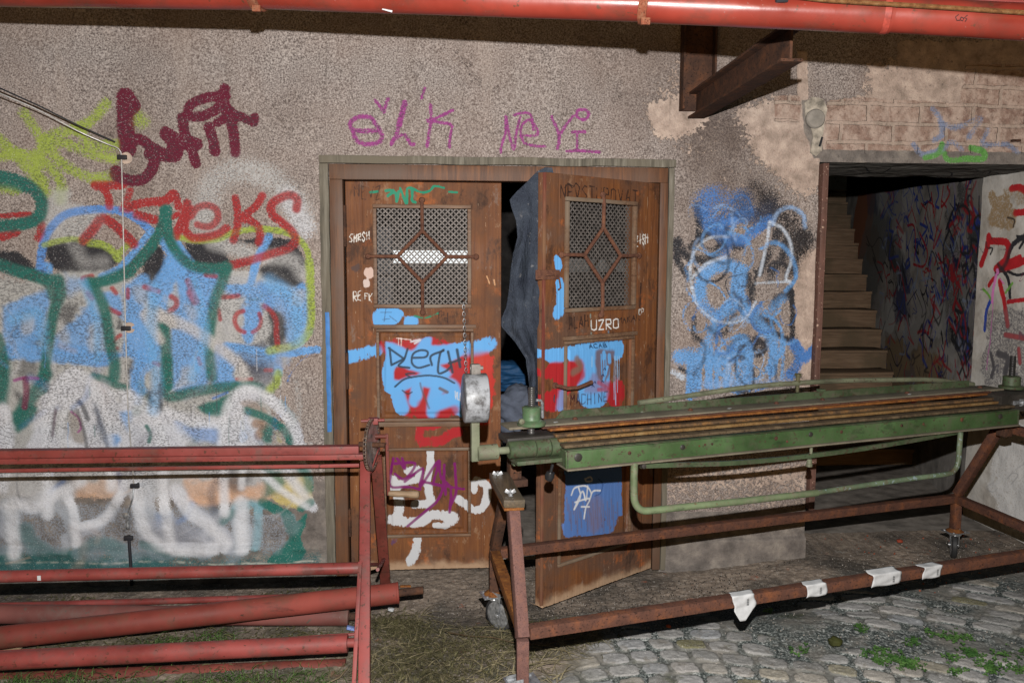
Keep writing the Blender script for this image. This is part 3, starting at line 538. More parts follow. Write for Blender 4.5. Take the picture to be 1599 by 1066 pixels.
def m_wall():
    n = N('graffitied_pebble_dash'); z = n.attr('zone'); zr, zg, zb = n.sep(z.outputs['Color'])[:3]; za = z.outputs['Alpha']
    f = n.noise(125, 3, .75); f2 = n.noise(210, 2, .6, n.map((1, 1, 1), (3, 7, 5))); lo = n.noise(2.2, 5, .6)
    col = n.ramp(f, [(.33, C(76, 66, 62)), (.44, C(122, 112, 107)), (.53, C(155, 144, 138)), (.66, C(190, 179, 172))])
    col = n.mix(n.mr(f2, .61, .70, 0, .65), col, C(46, 42, 42)); gm = n.mr(n.noise(1.7, 5, .65, n.map((1, 1, 1), (7, 2, 9))), .42, .6); fb = n.noise(62, 4, .75, n.map((1, 1, 1), (1, 5, 8))); col = n.mix(n.math('MULTIPLY', gm, n.mr(fb, .42, .36, 0, .6)), col, C(84, 74, 68)); col = n.mix(n.math('MULTIPLY', gm, n.mr(fb, .58, .66, 0, .5)), col, C(204, 190, 178))
    col = n.mix(n.mr(lo, .35, .7, 0, .35), col, C(134, 112, 100)); stk = n.noise(1.6, 5, .6, n.map((5, 5, .5), (2, 2, 2))); col = n.mix(n.mr(stk, .54, .70, 0, .2), col, C(96, 84, 76)); col = n.mix(n.mr(stk, .44, .34, 0, .15), col, C(182, 166, 154))
    cv_ = n.vor(1.15, None, 'DISTANCE_TO_EDGE'); dv = n.n.new('ShaderNodeVectorMath'); dv.operation = 'MULTIPLY_ADD'; dn = n.n.new('ShaderNodeTexNoise'); dn.inputs['Scale'].default_value = 3; dn.inputs['Detail'].default_value = 6; dn.inputs['Roughness'].default_value = .7; n.l.new(n.co, dn.inputs['Vector']); n.l.new(dn.outputs['Color'], dv.inputs[0]); dv.inputs[1].default_value = (.6, .6, .6); n.l.new(n.co, dv.inputs[2]); n.l.new(dv.outputs[0], cv_.inputs['Vector']); crack = n.math('MULTIPLY', n.mr(cv_.outputs['Distance'], .0045, .0015), n.mr(lo, .5, .56)); col = n.mix(n.math('MULTIPLY', crack, .75), col, C(50, 44, 42))
    dk = n.mix(n.mr(f, .4, .6), C(74, 64, 60), C(112, 98, 90)); col = n.mix(n.math('MULTIPLY', za, n.mr(lo, .3, .6, .4, 1)), col, dk)
    # peeled to pink plaster
    e = n.noise(52, 6, .7); pm = n.mr(n.math('ADD', zr, n.math('MULTIPLY', n.math('SUBTRACT', e, .5), 1.7)), .52, .58)
    pk = n.ramp(n.noise(14, 6, .65), [(.3, C(138, 122, 110)), (.5, C(174, 154, 141)), (.72, C(204, 184, 168))]); pk = n.mix(n.mr(n.noise(120, 3), .58, .7, 0, .5), pk, C(130, 100, 88))
    col = n.mix(pm, col, pk)
    bt = n.n.new('ShaderNodeTexBrick'); sw = n.n.new('ShaderNodeSeparateXYZ'); n.l.new(n.co, sw.inputs[0]); cx = n.n.new('ShaderNodeCombineXYZ'); n.l.new(sw.outputs[0], cx.inputs[0]); n.l.new(sw.outputs[2], cx.inputs[1])
    wob = n.n.new('ShaderNodeVectorMath'); wob.operation = 'MULTIPLY_ADD'; nz_ = n.n.new('ShaderNodeTexNoise'); nz_.inputs['Scale'].default_value = 7; nz_.inputs['Detail'].default_value = 4; n.l.new(n.co, nz_.inputs['Vector']); n.l.new(nz_.outputs['Color'], wob.inputs[0]); wob.inputs[1].default_value = (.035, .035, 0); n.l.new(cx.outputs[0], wob.inputs[2]); n.l.new(wob.outputs[0], bt.inputs['Vector'])
    bt.inputs['Scale'].default_value = 1; bt.inputs['Brick Width'].default_value = .29; bt.inputs['Row Height'].default_value = .098; bt.inputs['Mortar Size'].default_value = .011; bt.inputs['Mortar Smooth'].default_value = .35
    bt.inputs['Color1'].default_value = (*C(134, 108, 96), 1); bt.inputs['Color2'].default_value = (*C(152, 126, 112), 1); bt.inputs['Mortar'].default_value = (*C(164, 146, 132), 1)
    bc = n.mix(n.mr(n.noise(13, 6, .75), .40, .60), bt.outputs[0], C(178, 156, 142)); bm_ = n.mr(n.math('ADD', zg, n.math('SUBTRACT', n.noise(20, 5), .5)), .45, .6); col = n.mix(bm_, col, bc)
    cc = n.ramp(n.noise(9, 6, .65), [(.3, C(84, 78, 74)), (.5, C(118, 110, 104)), (.7, C(150, 140, 130))]); cm = n.mr(n.math('ADD', zb, n.math('MULTIPLY', n.math('SUBTRACT', n.noise(16, 5), .5), .9)), .4, .6); col = n.mix(cm, col, cc)
    p = n.attr('paint'); st = n.noise(130, 3, .7); sm_ = n.math('MAXIMUM', n.math('MAXIMUM', zb, bm_), pm)
    holes = n.math('MULTIPLY', n.mr(st, .40, .66, -.1, 1.0), n.mr(sm_, 0, 1, .75, .5))
    cov = n.mr(n.math('SUBTRACT', n.math('MULTIPLY', p.outputs['Alpha'], 1.75), holes), .12, .75)
    pit = n.noise(1, 3, .7, n.map((75, 75, 150))); pc = n.mix(n.math('MULTIPLY', n.mr(pit, .54, .42, 0, .62), n.mr(n.math('ADD', sm_, n.mr(n.noise(5, 4, .6), .4, .62, 0, .7)), 0, 1, 1, .2)), p.outputs['Color'], C(60, 56, 58)); pc = n.mix(n.mr(n.noise(160, 2), .58, .74, 0, .35), pc, C(215, 212, 210))
    chipm = n.mr(n.noise(26, 6, .75), .72, .735); cov = n.math('MULTIPLY', cov, n.math('SUBTRACT', 1.0, chipm))
    col = n.mix(chipm, col, C(214, 192, 176)); col = n.mix(cov, col, pc)
    n.bump(f, .8, .006); n.bump(n.mr(pm, 0, 1, 1, 0), .8, .006); n.bump(n.math('MULTIPLY', bt.outputs['Fac'], bm_), .7, -.012); n.bump(n.noise(18, 6, .7), .5, .012)
    return n.out(col, .85, 0, .3)
wall = link('wall', me, m_wall(), building)
wall['label'] = 'pebble-dash wall face with layered graffiti'
# ------------------------------------------------------------ door leaves
GZ = -.065                                             # threshold level
LW, LZ0, LZ1 = .803, -.058, 2.007
def lmap_left(x, y): p = W(x, y, .03); return (p[0]+.569, p[2])
u0, zt = lmap_left(588, 325); u1, zb = lmap_left(730, 475)
WIN = (u0, u1, zb, zt)
PAN = [lmap_left(592, 518)+lmap_left(735, 652), lmap_left(603, 704)+lmap_left(731, 832)]
HR = np.array([1.054, -.02, 0]); UR = np.array([.398-1.054, -.50+.02, 0]); UR = UR/np.linalg.norm(UR); NR = np.array([-UR[1], UR[0], 0.])
def lmap_right(x, y): p = hit(x, y, HR, NR)-HR; return (float(p@UR), p[2])
ra_, rb_ = lmap_right(987, 400)[0], lmap_right(886, 400)[0]; WINR = (ra_, rb_, zb+.005, zt+.012); PANR = [(ra_-.01, lmap_right(935, 533)[1], rb_+.0, PAN[0][3]), (ra_-.01, PAN[1][1], rb_+.03, PAN[1][3])]
def door_leaf(O, U, Nn, mapper, paint, WIN, PAN, label):
    O = np.array(O, float); U = np.array(U, float); Nn = np.array(Nn, float)
    def Q(u, z, o=0.): return O+U*u+Nn*o+np.array([0, 0, z])
    us = np.unique(np.round(np.concatenate([np.arange(0, LW, .0034), [LW, WIN[0], WIN[1]]]), 5)); zs_ = np.unique(np.round(np.concatenate([np.arange(LZ0, LZ1, .0034), [LZ1, WIN[2], WIN[3]]]), 5))
    c = Canvas(us, zs_, mapper); paint(c)
    d = np.zeros(c.X.shape)
    for p in PAN:
        a0, b1, a1, b0 = p; m = np.minimum.reduce([c.X-a0, a1-c.X, c.Z-b0, b1-c.Z]); d = d-.013*sstep(0, .006, m)+.006*sstep(.02, .035, m)
    for a in (.085, LW-.085):        # joints of the stiles
        d = d-.0025*np.exp(-((c.X-a)/.002)**2)
    d = d+(fbm(c.X*6, c.Z*.5, 12, 3, 5)-.5)*.0022
    ragged = .010*fbm(c.X, c.Z*0, 14, 3, 8)
    Zp = c.Z+np.where(c.Z < LZ0+.004, ragged, 0)
    pos = O+U*c.X[..., None]+Nn*d[..., None]+np.dstack([0*c.X, 0*c.X, Zp])
    pos[:, 0] -= Nn*.05; pos[:, -1] -= Nn*.05; pos[0] -= Nn*.05; pos[-1] -= Nn*.05
    pos[:, 0] = pos[:, 1]+(pos[:, 0]-pos[:, 0])-Nn*.05; pos[:, -1] = pos[:, -2]-Nn*.05
    uc = (us[:-1]+us[1:])/2; zc_ = (zs_[:-1]+zs_[1:])/2; UC, ZC_ = np.meshgrid(uc, zc_)
    keep = ~((UC > WIN[0]) & (UC < WIN[1]) & (ZC_ > WIN[2]) & (ZC_ < WIN[3]))
    me = grid_mesh('door_leaf', pos, keep); c.store(me)
    leaf = link('door_leaf', me, WOODD, building); leaf['label'] = label
    for Z0, Z1, X0, X1 in ((LZ0+.012, WIN[2]-.004, .004, LW-.004), (WIN[3]+.004, LZ1-.004, .004, LW-.004), (WIN[2]-.004, WIN[3]+.004, .004, WIN[0]-.004), (WIN[2]-.004, WIN[3]+.004, WIN[1]+.004, LW-.004)):
        pass
    R3 = Matrix((Vector(U), Vector(-Nn), Vector((0, 0, 1)))).transposed()
    mb = MB()
    for Z0, Z1, X0, X1 in ((LZ0+.014, WIN[2]-.004, .004, LW-.004), (WIN[3]+.004, LZ1-.004, .004, LW-.004), (WIN[2]-.003, WIN[3]+.003, .004, WIN[0]-.004), (WIN[2]-.003, WIN[3]+.003, WIN[1]+.004, LW-.004)):
        mb.box(Q((X0+X1)/2, (Z0+Z1)/2, -.034), (X1-X0, .032, Z1-Z0), R3)
    mb.build('door_core', WOODF, leaf)
    # mouldings
    def frame(name, X0, X1, Z0, Z1, wd, pr):
        m = MB(); h = wd/2
        for A, B in (((X0-wd, Z0-h), (X1+wd, Z0-h)), ((X0-wd, Z1+h), (X1+wd, Z1+h)), ((X0-h, Z0+.001), (X0-h, Z1-.001)), ((X1+h, Z0+.001), (X1+h, Z1-.001))):
            m.beam(Q(A[0], A[1], pr/2-.003), Q(B[0], B[1], pr/2-.003), wd, pr+.006, Nn, .005)
        m.subdiv_long(.12); m.jitter(.0015, 9); return m.build(name, WOODM, leaf)
    frame('window_frame', WIN[0], WIN[1], WIN[2], WIN[3], .02, .016)
    for p in PAN:
        a0, b1, a1, b0 = p; frame('panel_moulding', a0, a1, b0, b1, .016, .010)
    m = MB(); m.beam(Q(PAN[0][0]-.03, PAN[0][3]-.030, .006), Q(PAN[0][2]+.03, PAN[0][3]-.030, .006), .026, .016, Nn, .004); m.build('rail_moulding', WOODM, leaf); m = MB(); m.beam(Q(PAN[0][0]-.03, PAN[0][1]+.028, .006), Q(PAN[0][2]+.03, PAN[0][1]+.028, .006), .020, .016, Nn, .004); m.build('rail_moulding', WOODM, leaf)
    # perforated plate with four-lobed holes
    bm = bmesh.new(); per = .0292; S = per/2; K = 24; cy = (WIN[0]+WIN[1])/2; cz = (WIN[2]+WIN[3])/2
    def diam(t):
        cx, sx = math.cos(t), math.sin(t); k = S/(abs(cx)+abs(sx)); return cx*k, sx*k
    nx = int((WIN[1]-WIN[0])/S)+2; nz_ = int((WIN[3]-WIN[2])/S)+2
    for i in range(-nx//2, nx//2+1):
        for j in range(-nz_//2, nz_//2+1):
            if (i+j) % 2: continue
            x = cy+i*S; z = cz+j*S
            if not (WIN[0]-.002 < x < WIN[1]+.002 and WIN[2]-.002 < z < WIN[3]+.002): continue
            ou, inn = [], []
            for k in range(K):
                t = 2*math.pi*k/K; dx, dz = diam(t); r = .0104*(.72+.30*math.cos(4*t))
                inn.append(bm.verts.new(Q(x+r*math.cos(t), z+r*math.sin(t), -.022))); ou.append(bm.verts.new(Q(x+dx, z+dz, -.022)))
            for k in range(K): bm.faces.new((inn[k], inn[(k+1) % K], ou[(k+1) % K], ou[k]))
    me = bpy.data.meshes.new('window_grille'); bm.to_mesh(me); bm.free()
    g = link('window_grille', me, GRILLE, leaf); sd = g.modifiers.new('thickness', 'SOLIDIFY'); sd.thickness = .0016
    # forged star of bars
    m = MB(); cz2 = cz+.0; dw, dh = .128, .133; T_ = (cy, cz+dh); B_2 = (cy, cz-dh); L_ = (cy-dw, cz); R_ = (cy+dw, cz); o = .014
    ex = (WIN[1]-WIN[0])/2+.045; ez = (WIN[3]-WIN[2])/2+.042
    for A, B in ((T_, R_), (R_, B_2), (B_2, L_), (L_, T_)): m.tube([Q(*A, o), Q(*B, o)], .0095, 10)
    for A, B in ((T_, (cy, cz+ez)), (B_2, (cy, cz-ez)), (L_, (cy-ex, cz)), (R_, (cy+ex, cz))):
        m.tube([Q(*A, o), Q(A[0]*.3+B[0]*.7, A[1]*.3+B[1]*.7, o+.002), Q(*B, .010)], [.0098, .0095, .0085], 10)
        m.lathe(Q(*B, -.004), Nn, [(0, .013), (.012, .016), (.020, .012), (.024, .003)], 12)
    m.jitter(.0018, 30); m.build('forged_star_bars', RUST_BAR, leaf)
    return leaf, Q
def m_doorwood():
    n = N('brown_painted_door_wood'); v = n.map((30, 30, 1.5)); f = n.noise(1.1, 6, .72, v, 1.2); lo = n.noise(2.6, 5, .6)
    col = n.ramp(f, [(.26, C(88, 54, 36)), (.48, C(108, 67, 40)), (.62, C(120, 76, 44)), (.82, C(144, 98, 58))])
    col = n.mix(n.mr(lo, .44, .64, 0, .85), col, C(88, 66, 54)); col = n.mix(n.mr(n.noise(5, 6, .7), .57, .70, 0, .85), col, C(160, 90, 46)); col = n.mix(n.mr(n.noise(14, 5, .75, n.map((1, 1, .4), (8, 8, 8))), .6, .68, 0, .7), col, C(120, 100, 88))
    sw = n.n.new('ShaderNodeSeparateXYZ'); n.l.new(n.co, sw.inputs[0]); zf = n.math('ADD', sw.outputs[2], n.math('MULTIPLY', n.noise(9, 5), .12)); foot = n.mr(zf, .02, .07, 1, 0)
    drk = n.noise(7, 6, .75, n.map((1, 1, .55), (4, 4, 4))); col = n.mix(n.mr(drk, .54, .66, 0, .7), col, C(50, 36, 30)); col = n.mix(n.mr(drk, .40, .33, 0, .6), col, C(142, 112, 86)); col = n.mix(n.math('MULTIPLY', foot, .8), col, C(176, 146, 118))
    sc_ = n.noise(3.2, 6, .75, n.map((26, 26, 3))); col = n.mix(n.mr(sc_, .655, .675, 0, .9), col, C(176, 146, 120)); col = n.mix(n.mr(n.noise(60, 4, .7), .66, .70, 0, .6), col, C(60, 40, 30))
    p = n.attr('paint'); cov = n.mr(n.math('SUBTRACT', n.math('MULTIPLY', p.outputs['Alpha'], 1.6), n.mr(n.noise(42, 5, .75, n.map((1, 1, .5))), .42, .72, 0, 1.1)), .1, .6)
    cov = n.math('MULTIPLY', cov, n.mr(sc_, .68, .70, 1, .3)); col = n.mix(cov, col, p.outputs['Color'])
    n.bump(f, .3, .002); return n.out(col, n.mr(lo, .3, .7, .55, .8), 0, .25)
WOODD = m_doorwood(); WOODM = m_wood('grey_brown_moulding', (84, 60, 46), (112, 84, 64), (140, 112, 88), 1.15, 1.5, 0, (124, 108, 92))
GRILLE = m_plain('grey_perforated_plate', (104, 98, 94), 1.15, .6, 40, .2, .3); RUST_BAR = m_rust('brown_forged_iron', (84, 56, 46), (104, 70, 56), (124, 84, 62), 1.15, 40)
KA = (490, 240, .2814); KB = (490, 480, .2814); KC = (770, 240, .2814); KD = (770, 500, .2814)
DB = C(96, 160, 228); DR = C(160, 36, 40); INKD = C(52, 36, 30); CHALK = C(206, 200, 192)
def paint_left(c):
    b, s = c.B, c.S
    b(KA, DB, [350, 860, 420, 845, 490, 870, 490, 910, 430, 950, 350, 960, 335, 900], .92, 3, 4); b(KA, DB, [505, 905, 570, 915, 575, 960, 510, 950], .92, 3, 3)
    for P in ([370, 880, 430, 880], [400, 860, 390, 930], [420, 900, 460, 930], [380, 920, 420, 915]): s(KA, C(60, 70, 90), 1.2, P, .7)
    s(KA, C(40, 128, 100), 3.4, [310, 215, 355, 210], .8); s(KA, C(40, 128, 100), 4, [400, 205, 440, 205, 410, 235, 450, 215, 460, 265, 470, 210], .85); s(KA, C(40, 128, 100), 4, [480, 190, 500, 250, 515, 275, 520, 195, 545, 205, 545, 260, 565, 270], .85)
    s(KA, C(40, 128, 100), 3.5, [540, 190, 600, 215, 645, 205, 670, 180, 720, 190], .8); s(KA, C(40, 128, 100), 3, [750, 212, 795, 215], .7); s(KA, C(50, 120, 90), 3, [560, 900, 620, 910, 690, 885], .6)
    c.T('NEVZ', 552, 308, 596, 312, 20, C(70, 44, 32), 1.6, .55)
    c.T('SMRSH', 545, 379, 578, 375, 13, CHALK, 1.3, .85); c.T('RE', 551, 469, 565, 467, 13, CHALK, 1.3, .85); c.T('FK', 569, 468, 582, 472, 12, CHALK, 1.2, .8)
    b(KA, C(196, 170, 158), [285, 635, 325, 632, 328, 680, 300, 690, 280, 665], .9, 2, 2); b(KA, C(196, 178, 170), [270, 705, 300, 698, 305, 730, 280, 738], .9, 2, 2); s(KA, C(196, 178, 170), 1.5, [300, 680, 292, 705], .8); b(KA, C(80, 60, 54), [205, 630, 250, 610, 250, 665, 220, 660], .7, 3, 2)
    s(KA, C(150, 90, 60), 2, [215, 1000, 255, 1025], .4); s(KA, C(196, 150, 110), 2, [960, 680, 975, 720], .8); s(KA, C(196, 150, 110), 2, [1000, 700, 1005, 730], .7)
    c.T('PHJ5', 684, 503, 716, 502, 16, C(60, 40, 34), 1.2, .7)
    # middle panel
    b(KB, DR, [350, 190, 440, 190, 560, 180, 690, 170, 830, 230, 980, 270, 985, 560, 850, 560, 840, 480, 700, 600, 560, 620, 460, 560, 440, 340, 350, 220], .6, 6, 6)
    b(KB, DR, [450, 340, 540, 330, 620, 350, 560, 400, 470, 440], .85, 4); b(KB, DR, [740, 360, 850, 330, 860, 440, 780, 430], .8, 4); b(KB, C(190, 60, 40), [860, 270, 980, 270, 980, 600, 870, 640], .5, 8)
    b(KB, DB, [400, 195, 450, 210, 540, 235, 600, 175, 650, 170, 660, 215, 830, 195, 830, 260, 770, 300, 700, 320, 760, 370, 700, 400, 640, 380, 560, 360, 460, 330, 440, 400, 450, 470, 400, 460, 380, 360, 400, 280], .95, 3, 4)
    s(KB, DB, 18, [130, 330, 150, 290, 230, 265, 340, 240], .7, .6); s(KB, DB, 13, [130, 320, 150, 300], .95); s(KB, DB, 19, [850, 230, 920, 220, 975, 200], .75, .7)
    s(KB, DB, 21, [450, 440, 470, 500, 490, 560], .96, .3); s(KB, DB, 18, [470, 440, 560, 410, 570, 470, 560, 520], .96, .3); s(KB, DB, 20, [600, 400, 680, 430, 665, 520, 660, 580], .96, .3); s(KB, DB, 24, [690, 430, 760, 440, 770, 500, 700, 530], .96, .3); s(KB, DB, 16, [770, 480, 800, 560, 830, 580], .9)
    s(KB, DR, 14, [600, 540, 590, 640, 580, 740, 620, 740, 700, 740, 760, 700, 800, 690], .75, .6); s(KB, DR, 12, [640, 660, 690, 650], .8, .6); s(KB, DR, 14, [700, 600, 780, 570], .7, .6)
    s(KB, C(190, 190, 196), 3, [540, 190, 590, 180, 560, 200], .8); s(KB, CHALK, 1.2, [470, 170, 470, 210], .8); s(KB, CHALK, 1.2, [485, 170, 485, 215], .8); s(KB, CHALK, 1.2, [460, 170, 540, 180], .8)
    PEN = C(40, 52, 66)
    s(KB, PEN, 3.4, [415, 225, 500, 285, 430, 320, 420, 225], .92, .3, sm=False); s(KB, PEN, 3.4, [520, 230, 500, 290, 470, 325, 530, 335], .92, .3); s(KB, PEN, 3.4, [545, 280, 620, 275, 630, 245, 590, 238, 550, 260, 545, 310, 580, 335, 640, 320], .92, .3)
    s(KB, PEN, 3.6, [720, 235, 700, 260, 690, 360, 730, 355, 760, 330], .92, .3); s(KB, PEN, 3.6, [720, 240, 650, 270, 655, 320], .92, .3); s(KB, PEN, 4, [745, 245, 770, 360], .92, .3); s(KB, PEN, 4.5, [795, 235, 812, 330], .92, .3); s(KB, PEN, 3.6, [750, 310, 815, 290], .92, .3)
    s(KB, PEN, 3, [450, 440, 500, 400, 560, 385, 640, 378, 720, 390, 780, 420], .9, .3); s(KB, PEN, 2.6, [560, 365, 510, 370, 540, 390], .9, .3)
    s(KB, C(90, 70, 70), 3, [590, 420, 600, 460, 640, 560], .6); s(KB, BLK, 2, [490, 460, 520, 480, 545, 470], .8); s(KB, C(96, 70, 56), 5, [700, 450, 740, 470], .8)
    c.T('VLN', 710, 622, 722, 628, 12, CHALK, 1.2, .8, .1)
    # lower panel
    LWH = C(190, 190, 192); K6_ = (500, 640, .4)
    s(K6_, LWH, 11, [430, 165, 430, 210, 420, 270], .92, .35); s(K6_, LWH, 10, [340, 240, 380, 230, 380, 270, 320, 285], .9, .5); s(K6_, LWH, 14, [290, 310, 310, 370, 300, 420], .75, .6); s(K6_, LWH, 15, [280, 430, 380, 440, 440, 410, 520, 420, 500, 440], .9, .5); s(K6_, LWH, 12, [420, 300, 430, 360, 370, 370], .8, .6)
    s(K6_, LWH, 12, [540, 350, 600, 390, 640, 370, 650, 300, 610, 275, 600, 310], .88, .5); s(K6_, LWH, 9, [450, 450, 490, 455], .9); s(K6_, LWH, 13, [380, 510, 370, 560, 350, 590], .88, .6); s(K6_, LWH, 13, [280, 270, 300, 300], .8)
    V = C(112, 24, 92)
    for P in ([285, 190, 275, 250, 275, 300, 340, 300, 390, 310], [300, 190, 330, 230, 320, 190], [290, 210, 370, 210, 330, 270, 290, 250], [330, 280, 400, 230, 390, 300, 460, 200, 440, 290], [465, 200, 470, 260, 510, 310, 505, 400], [485, 215, 480, 300, 460, 350, 430, 380, 340, 455], [525, 210, 530, 320, 510, 370], [440, 290, 500, 300, 560, 310], [400, 280, 480, 300, 490, 330]):
        s(K6_, V, 4.2, P, .85, .4)
    s(K6_, C(90, 60, 90), 7, [280, 520, 300, 500], .35, .9)
def paint_right(c):
    b, s = c.B, c.S
    s(KC, DB, 12, [355, 585, 365, 630], .92, .5); s(KC, DB, 15, [370, 720, 375, 780, 375, 850, 360, 890], .92, .5); s(KC, DB, 8, [350, 860, 345, 890], .9)
    c.T('NEVSTUPOVAT', 874, 308, 998, 318, 20, INKD, 1.6, .75, .06); s(KC, INKD, 1.5, [395, 190, 420, 165, 440, 190, 460, 165, 480, 190], .8)
    c.T('ZISH', 992, 384, 1013, 378, 15, CHALK, 1.5, .9); s(KC, CHALK, 1.2, [795, 490, 860, 460], .8); c.T('DEP', 992, 492, 1006, 490, 9, CHALK, 1.1, .8); s(KC, INKD, 3, [820, 720, 815, 850], .6)
    c.T('UZRO', 922, 516, 968, 512, 15, C(214, 210, 206), 1.9, .97, .05, .3); c.T('BLAH', 888, 514, 920, 510, 17, INKD, 1.7, .75); c.T('MAKAK', 965, 505, 1000, 500, 9, INKD, 1.3, .7)
    s(KC, C(120, 128, 120), 3, [540, 890, 545, 1010], .4); s(KC, C(100, 130, 150), 3, [640, 980, 640, 1060], .4)
    b(KD, DB, [280, 165, 400, 155, 395, 225, 340, 235, 285, 210], .93, 3, 4); b(KD, DB, [415, 150, 540, 125, 700, 120, 722, 150, 715, 210, 660, 220, 650, 400, 620, 470, 520, 480, 480, 380, 500, 260, 420, 210], .9, 4, 5)
    b(KD, DR, [285, 280, 340, 230, 420, 235, 500, 220, 510, 310, 450, 370, 400, 480, 300, 500, 280, 420, 330, 370, 325, 325, 280, 315], .85, 4, 5); b(KD, DB, [360, 390, 400, 380, 400, 490, 350, 495], .6, 4, 5); b(KD, DR, [630, 340, 720, 330, 720, 470, 640, 470], .7, 5, 6); b(KD, C(140, 60, 60), [560, 300, 640, 340, 620, 400, 520, 390], .4, 5, 6)
    s(KD, C(118, 92, 80), 10, [470, 215, 490, 260, 450, 290], .85, .6); b(KD, C(104, 70, 56), [580, 170, 680, 165, 660, 260, 640, 330, 600, 330, 570, 250], .8, 3, 5)
    for x in (605, 618, 630): s(KD, DB, 2.6, [x, 190, x+4, 300], .9, .3)
    s(KD, DB, 7, [620, 180, 620, 210], .95, .3); s(KD, DB, 7, [650, 195, 652, 230], .95, .3); s(KD, DB, 5, [640, 260, 620, 330], .9, .3); s(KD, DB, 7, [690, 150, 690, 210], .95)
    for x, y in ((678, 440), (687, 470), (697, 400), (706, 330), (555, 260)): s(KD, C(150, 184, 224), 1.2, [x, 200, x-1, y], .9, .3)
    c.T('ACAB', 922, 544, 951, 542, 6, C(26, 40, 70), 1.5, .95, .04)
    for x, y in ((625, 275), (615, 310), (612, 345), (570, 350), (560, 370)): s(KD, C(20, 40, 80), 1.6, [x-6, y, x, y-10, x+6, y], .9)
    c.T('MACHINE', 892, 632, 952, 628, 15, C(60, 30, 30), 1.6, .75); s(KD, DR, 6, [590, 345, 640, 380, 590, 385], .6)
    P2 = (700, 760, .287); b(KD, C(84, 116, 172), [404, 790, 720, 780, 722, 1080, 404, 1100], .8, 2, 3, sm=False); b(P2, C(80, 112, 168), [640, -60, 930, -80, 925, 200, 900, 240, 640, 285], .72, 4, 8, sm=False)
    for i in range(26): x_ = 650+i*11; s(P2, C(108, 90, 96), 2.2, [x_, 60+(i*37) % 90, x_+4, 130+(i*53) % 140], .5, .9)
    b(P2, C(120, 100, 110), [760, 60, 830, 40, 840, 200, 780, 230], .4, 5, 8)
    s(KD, C(206, 206, 206), 2.6, [440, 970, 460, 930, 520, 920, 550, 960, 540, 1000, 560, 950, 600, 945], .9, .4); s(KD, C(206, 206, 206), 2.6, [480, 930, 490, 980, 455, 1050, 500, 950, 520, 1000, 530, 920], .9, .4); s(KD, C(206, 206, 206), 2.4, [520, 880, 545, 870, 555, 890, 525, 895, 515, 880], .9, .4)
    s(KD, C(206, 206, 206), 2.6, [460, 1010, 540, 990, 520, 1040, 510, 1100], .9, .4); s(KD, C(206, 206, 206), 2.4, [495, 1035, 540, 1035], .9, .4); s(KD, C(34, 60, 110), 1.5, [590, 880, 615, 910, 600, 960, 570, 975], .8)
leafL, QL = door_leaf((-.569, .03, 0), (1, 0, 0), (0, -1, 0), lmap_left, paint_left, WIN, PAN, 'closed left door leaf with blue BLECH graffiti')
leafR, QR = door_leaf(HR, UR, NR, lmap_right, paint_right, WINR, PANR, 'right door leaf standing open outward')
# left leaf extras: hinges ; right leaf: lock hasp, bent handle, red edge
m = MB(); zh = W(540, 370, .03)[2]; m.cyl((-.570, .018, zh-.05), (-.570, .018, zh+.16), .010); m.build('hinge', RUST_DK, leafL); m = MB(); zh2 = W(540, 810, .03)[2]; m.cyl((-.570, .018, zh2-.09), (-.570, .018, zh2+.06), .010); m.build('hinge', RUST_DK, leafL); m = MB(); zh3 = W(540, 580, .03)[2]; m.cyl((-.570, .018, zh3-.09), (-.570, .018, zh3+.1), .009); m.build('hinge', RUST_DK, leafL)
ul, zl = lmap_right(848, 429); m = MB(); Nv, Uv = NR, UR
m.beam(QR(LW-.09, zl, .004), QR(LW+.06, zl, .004), .045, .005, NR, .002); m.box(QR(LW-.02, zl, .007), (.05, .03, .008), Matrix((Vector(UR), Vector(-NR), Vector((0, 0, 1)))).transposed(), .002)
m.tube([QR(LW-.085, zl-.018, .006), QR(LW-.09, zl-.06, .012), QR(LW-.075, zl-.07, .012)], .004, 8); m.build('hasp', RUST_BAR, leafR)
uh, zh = lmap_right(880, 603); m = MB(); uh0 = lmap_right(866, 598)[0]; uh1 = lmap_right(912, 597)[0]
m.lathe(QR(uh0, zh+.01, -.002), NR, [(0, .016), (.010, .016), (.012, .009), (.05, .009)], 14); m.tube([QR(uh0, zh+.01, .045), QR(uh0-.03, zh, .055), QR((uh0+uh1)/2, zh-.004, .056), QR(uh1, zh+.014, .052)], [.009, .009, .009, .010], 10); m.build('handle', RUST_BAR, leafR)
m = MB(); m.beam(QR(LW+.003, LZ0+.02, -.004), QR(LW+.003, LZ1-.002, -.004), .010, .016, UR, .003)
m.build('edge_strip', m_wood('reddish_edge_paint', (96, 50, 44), (116, 62, 52), (150, 110, 84), 1.1, 1, 2, (130, 96, 72)), leafR)
# frame and surround
m = MB(); xl = DX0; zt_ = LZ1+.004
m.box(((DX0-.572)/2-.001, .045, (GZ+zt_)/2), (-.574-DX0, .11, zt_-GZ), None, .003); m.box(((DX1+1.058)/2, .035, (GZ+zt_)/2), (DX1-1.058, .11, zt_-GZ), None, .003)
m.box(((DX0+DX1)/2, .045, (zt_+DZ1)/2), (DX1-DX0, .11, DZ1-zt_-.002), None, .003); m.subdiv_long(.15); m.jitter(.002, 6); m.build('door_frame', WOODF, building)
m = MB(); a = DX0-.024; c2 = DX1+.016
m.box((a, .0, (DZ1+GZ)/2), (.047, .05, DZ1-GZ), None, .006); m.box((c2, .0, (DZ1+GZ)/2), (.030, .05, DZ1-GZ), None, .006); m.box(((a+c2)/2, .0, DZ1+.021), (c2-a+.045, .056, .040), None, .006)
m.subdiv_long(.08); m.jitter(.005, 7); m.build('door_surround', TRIM, building)
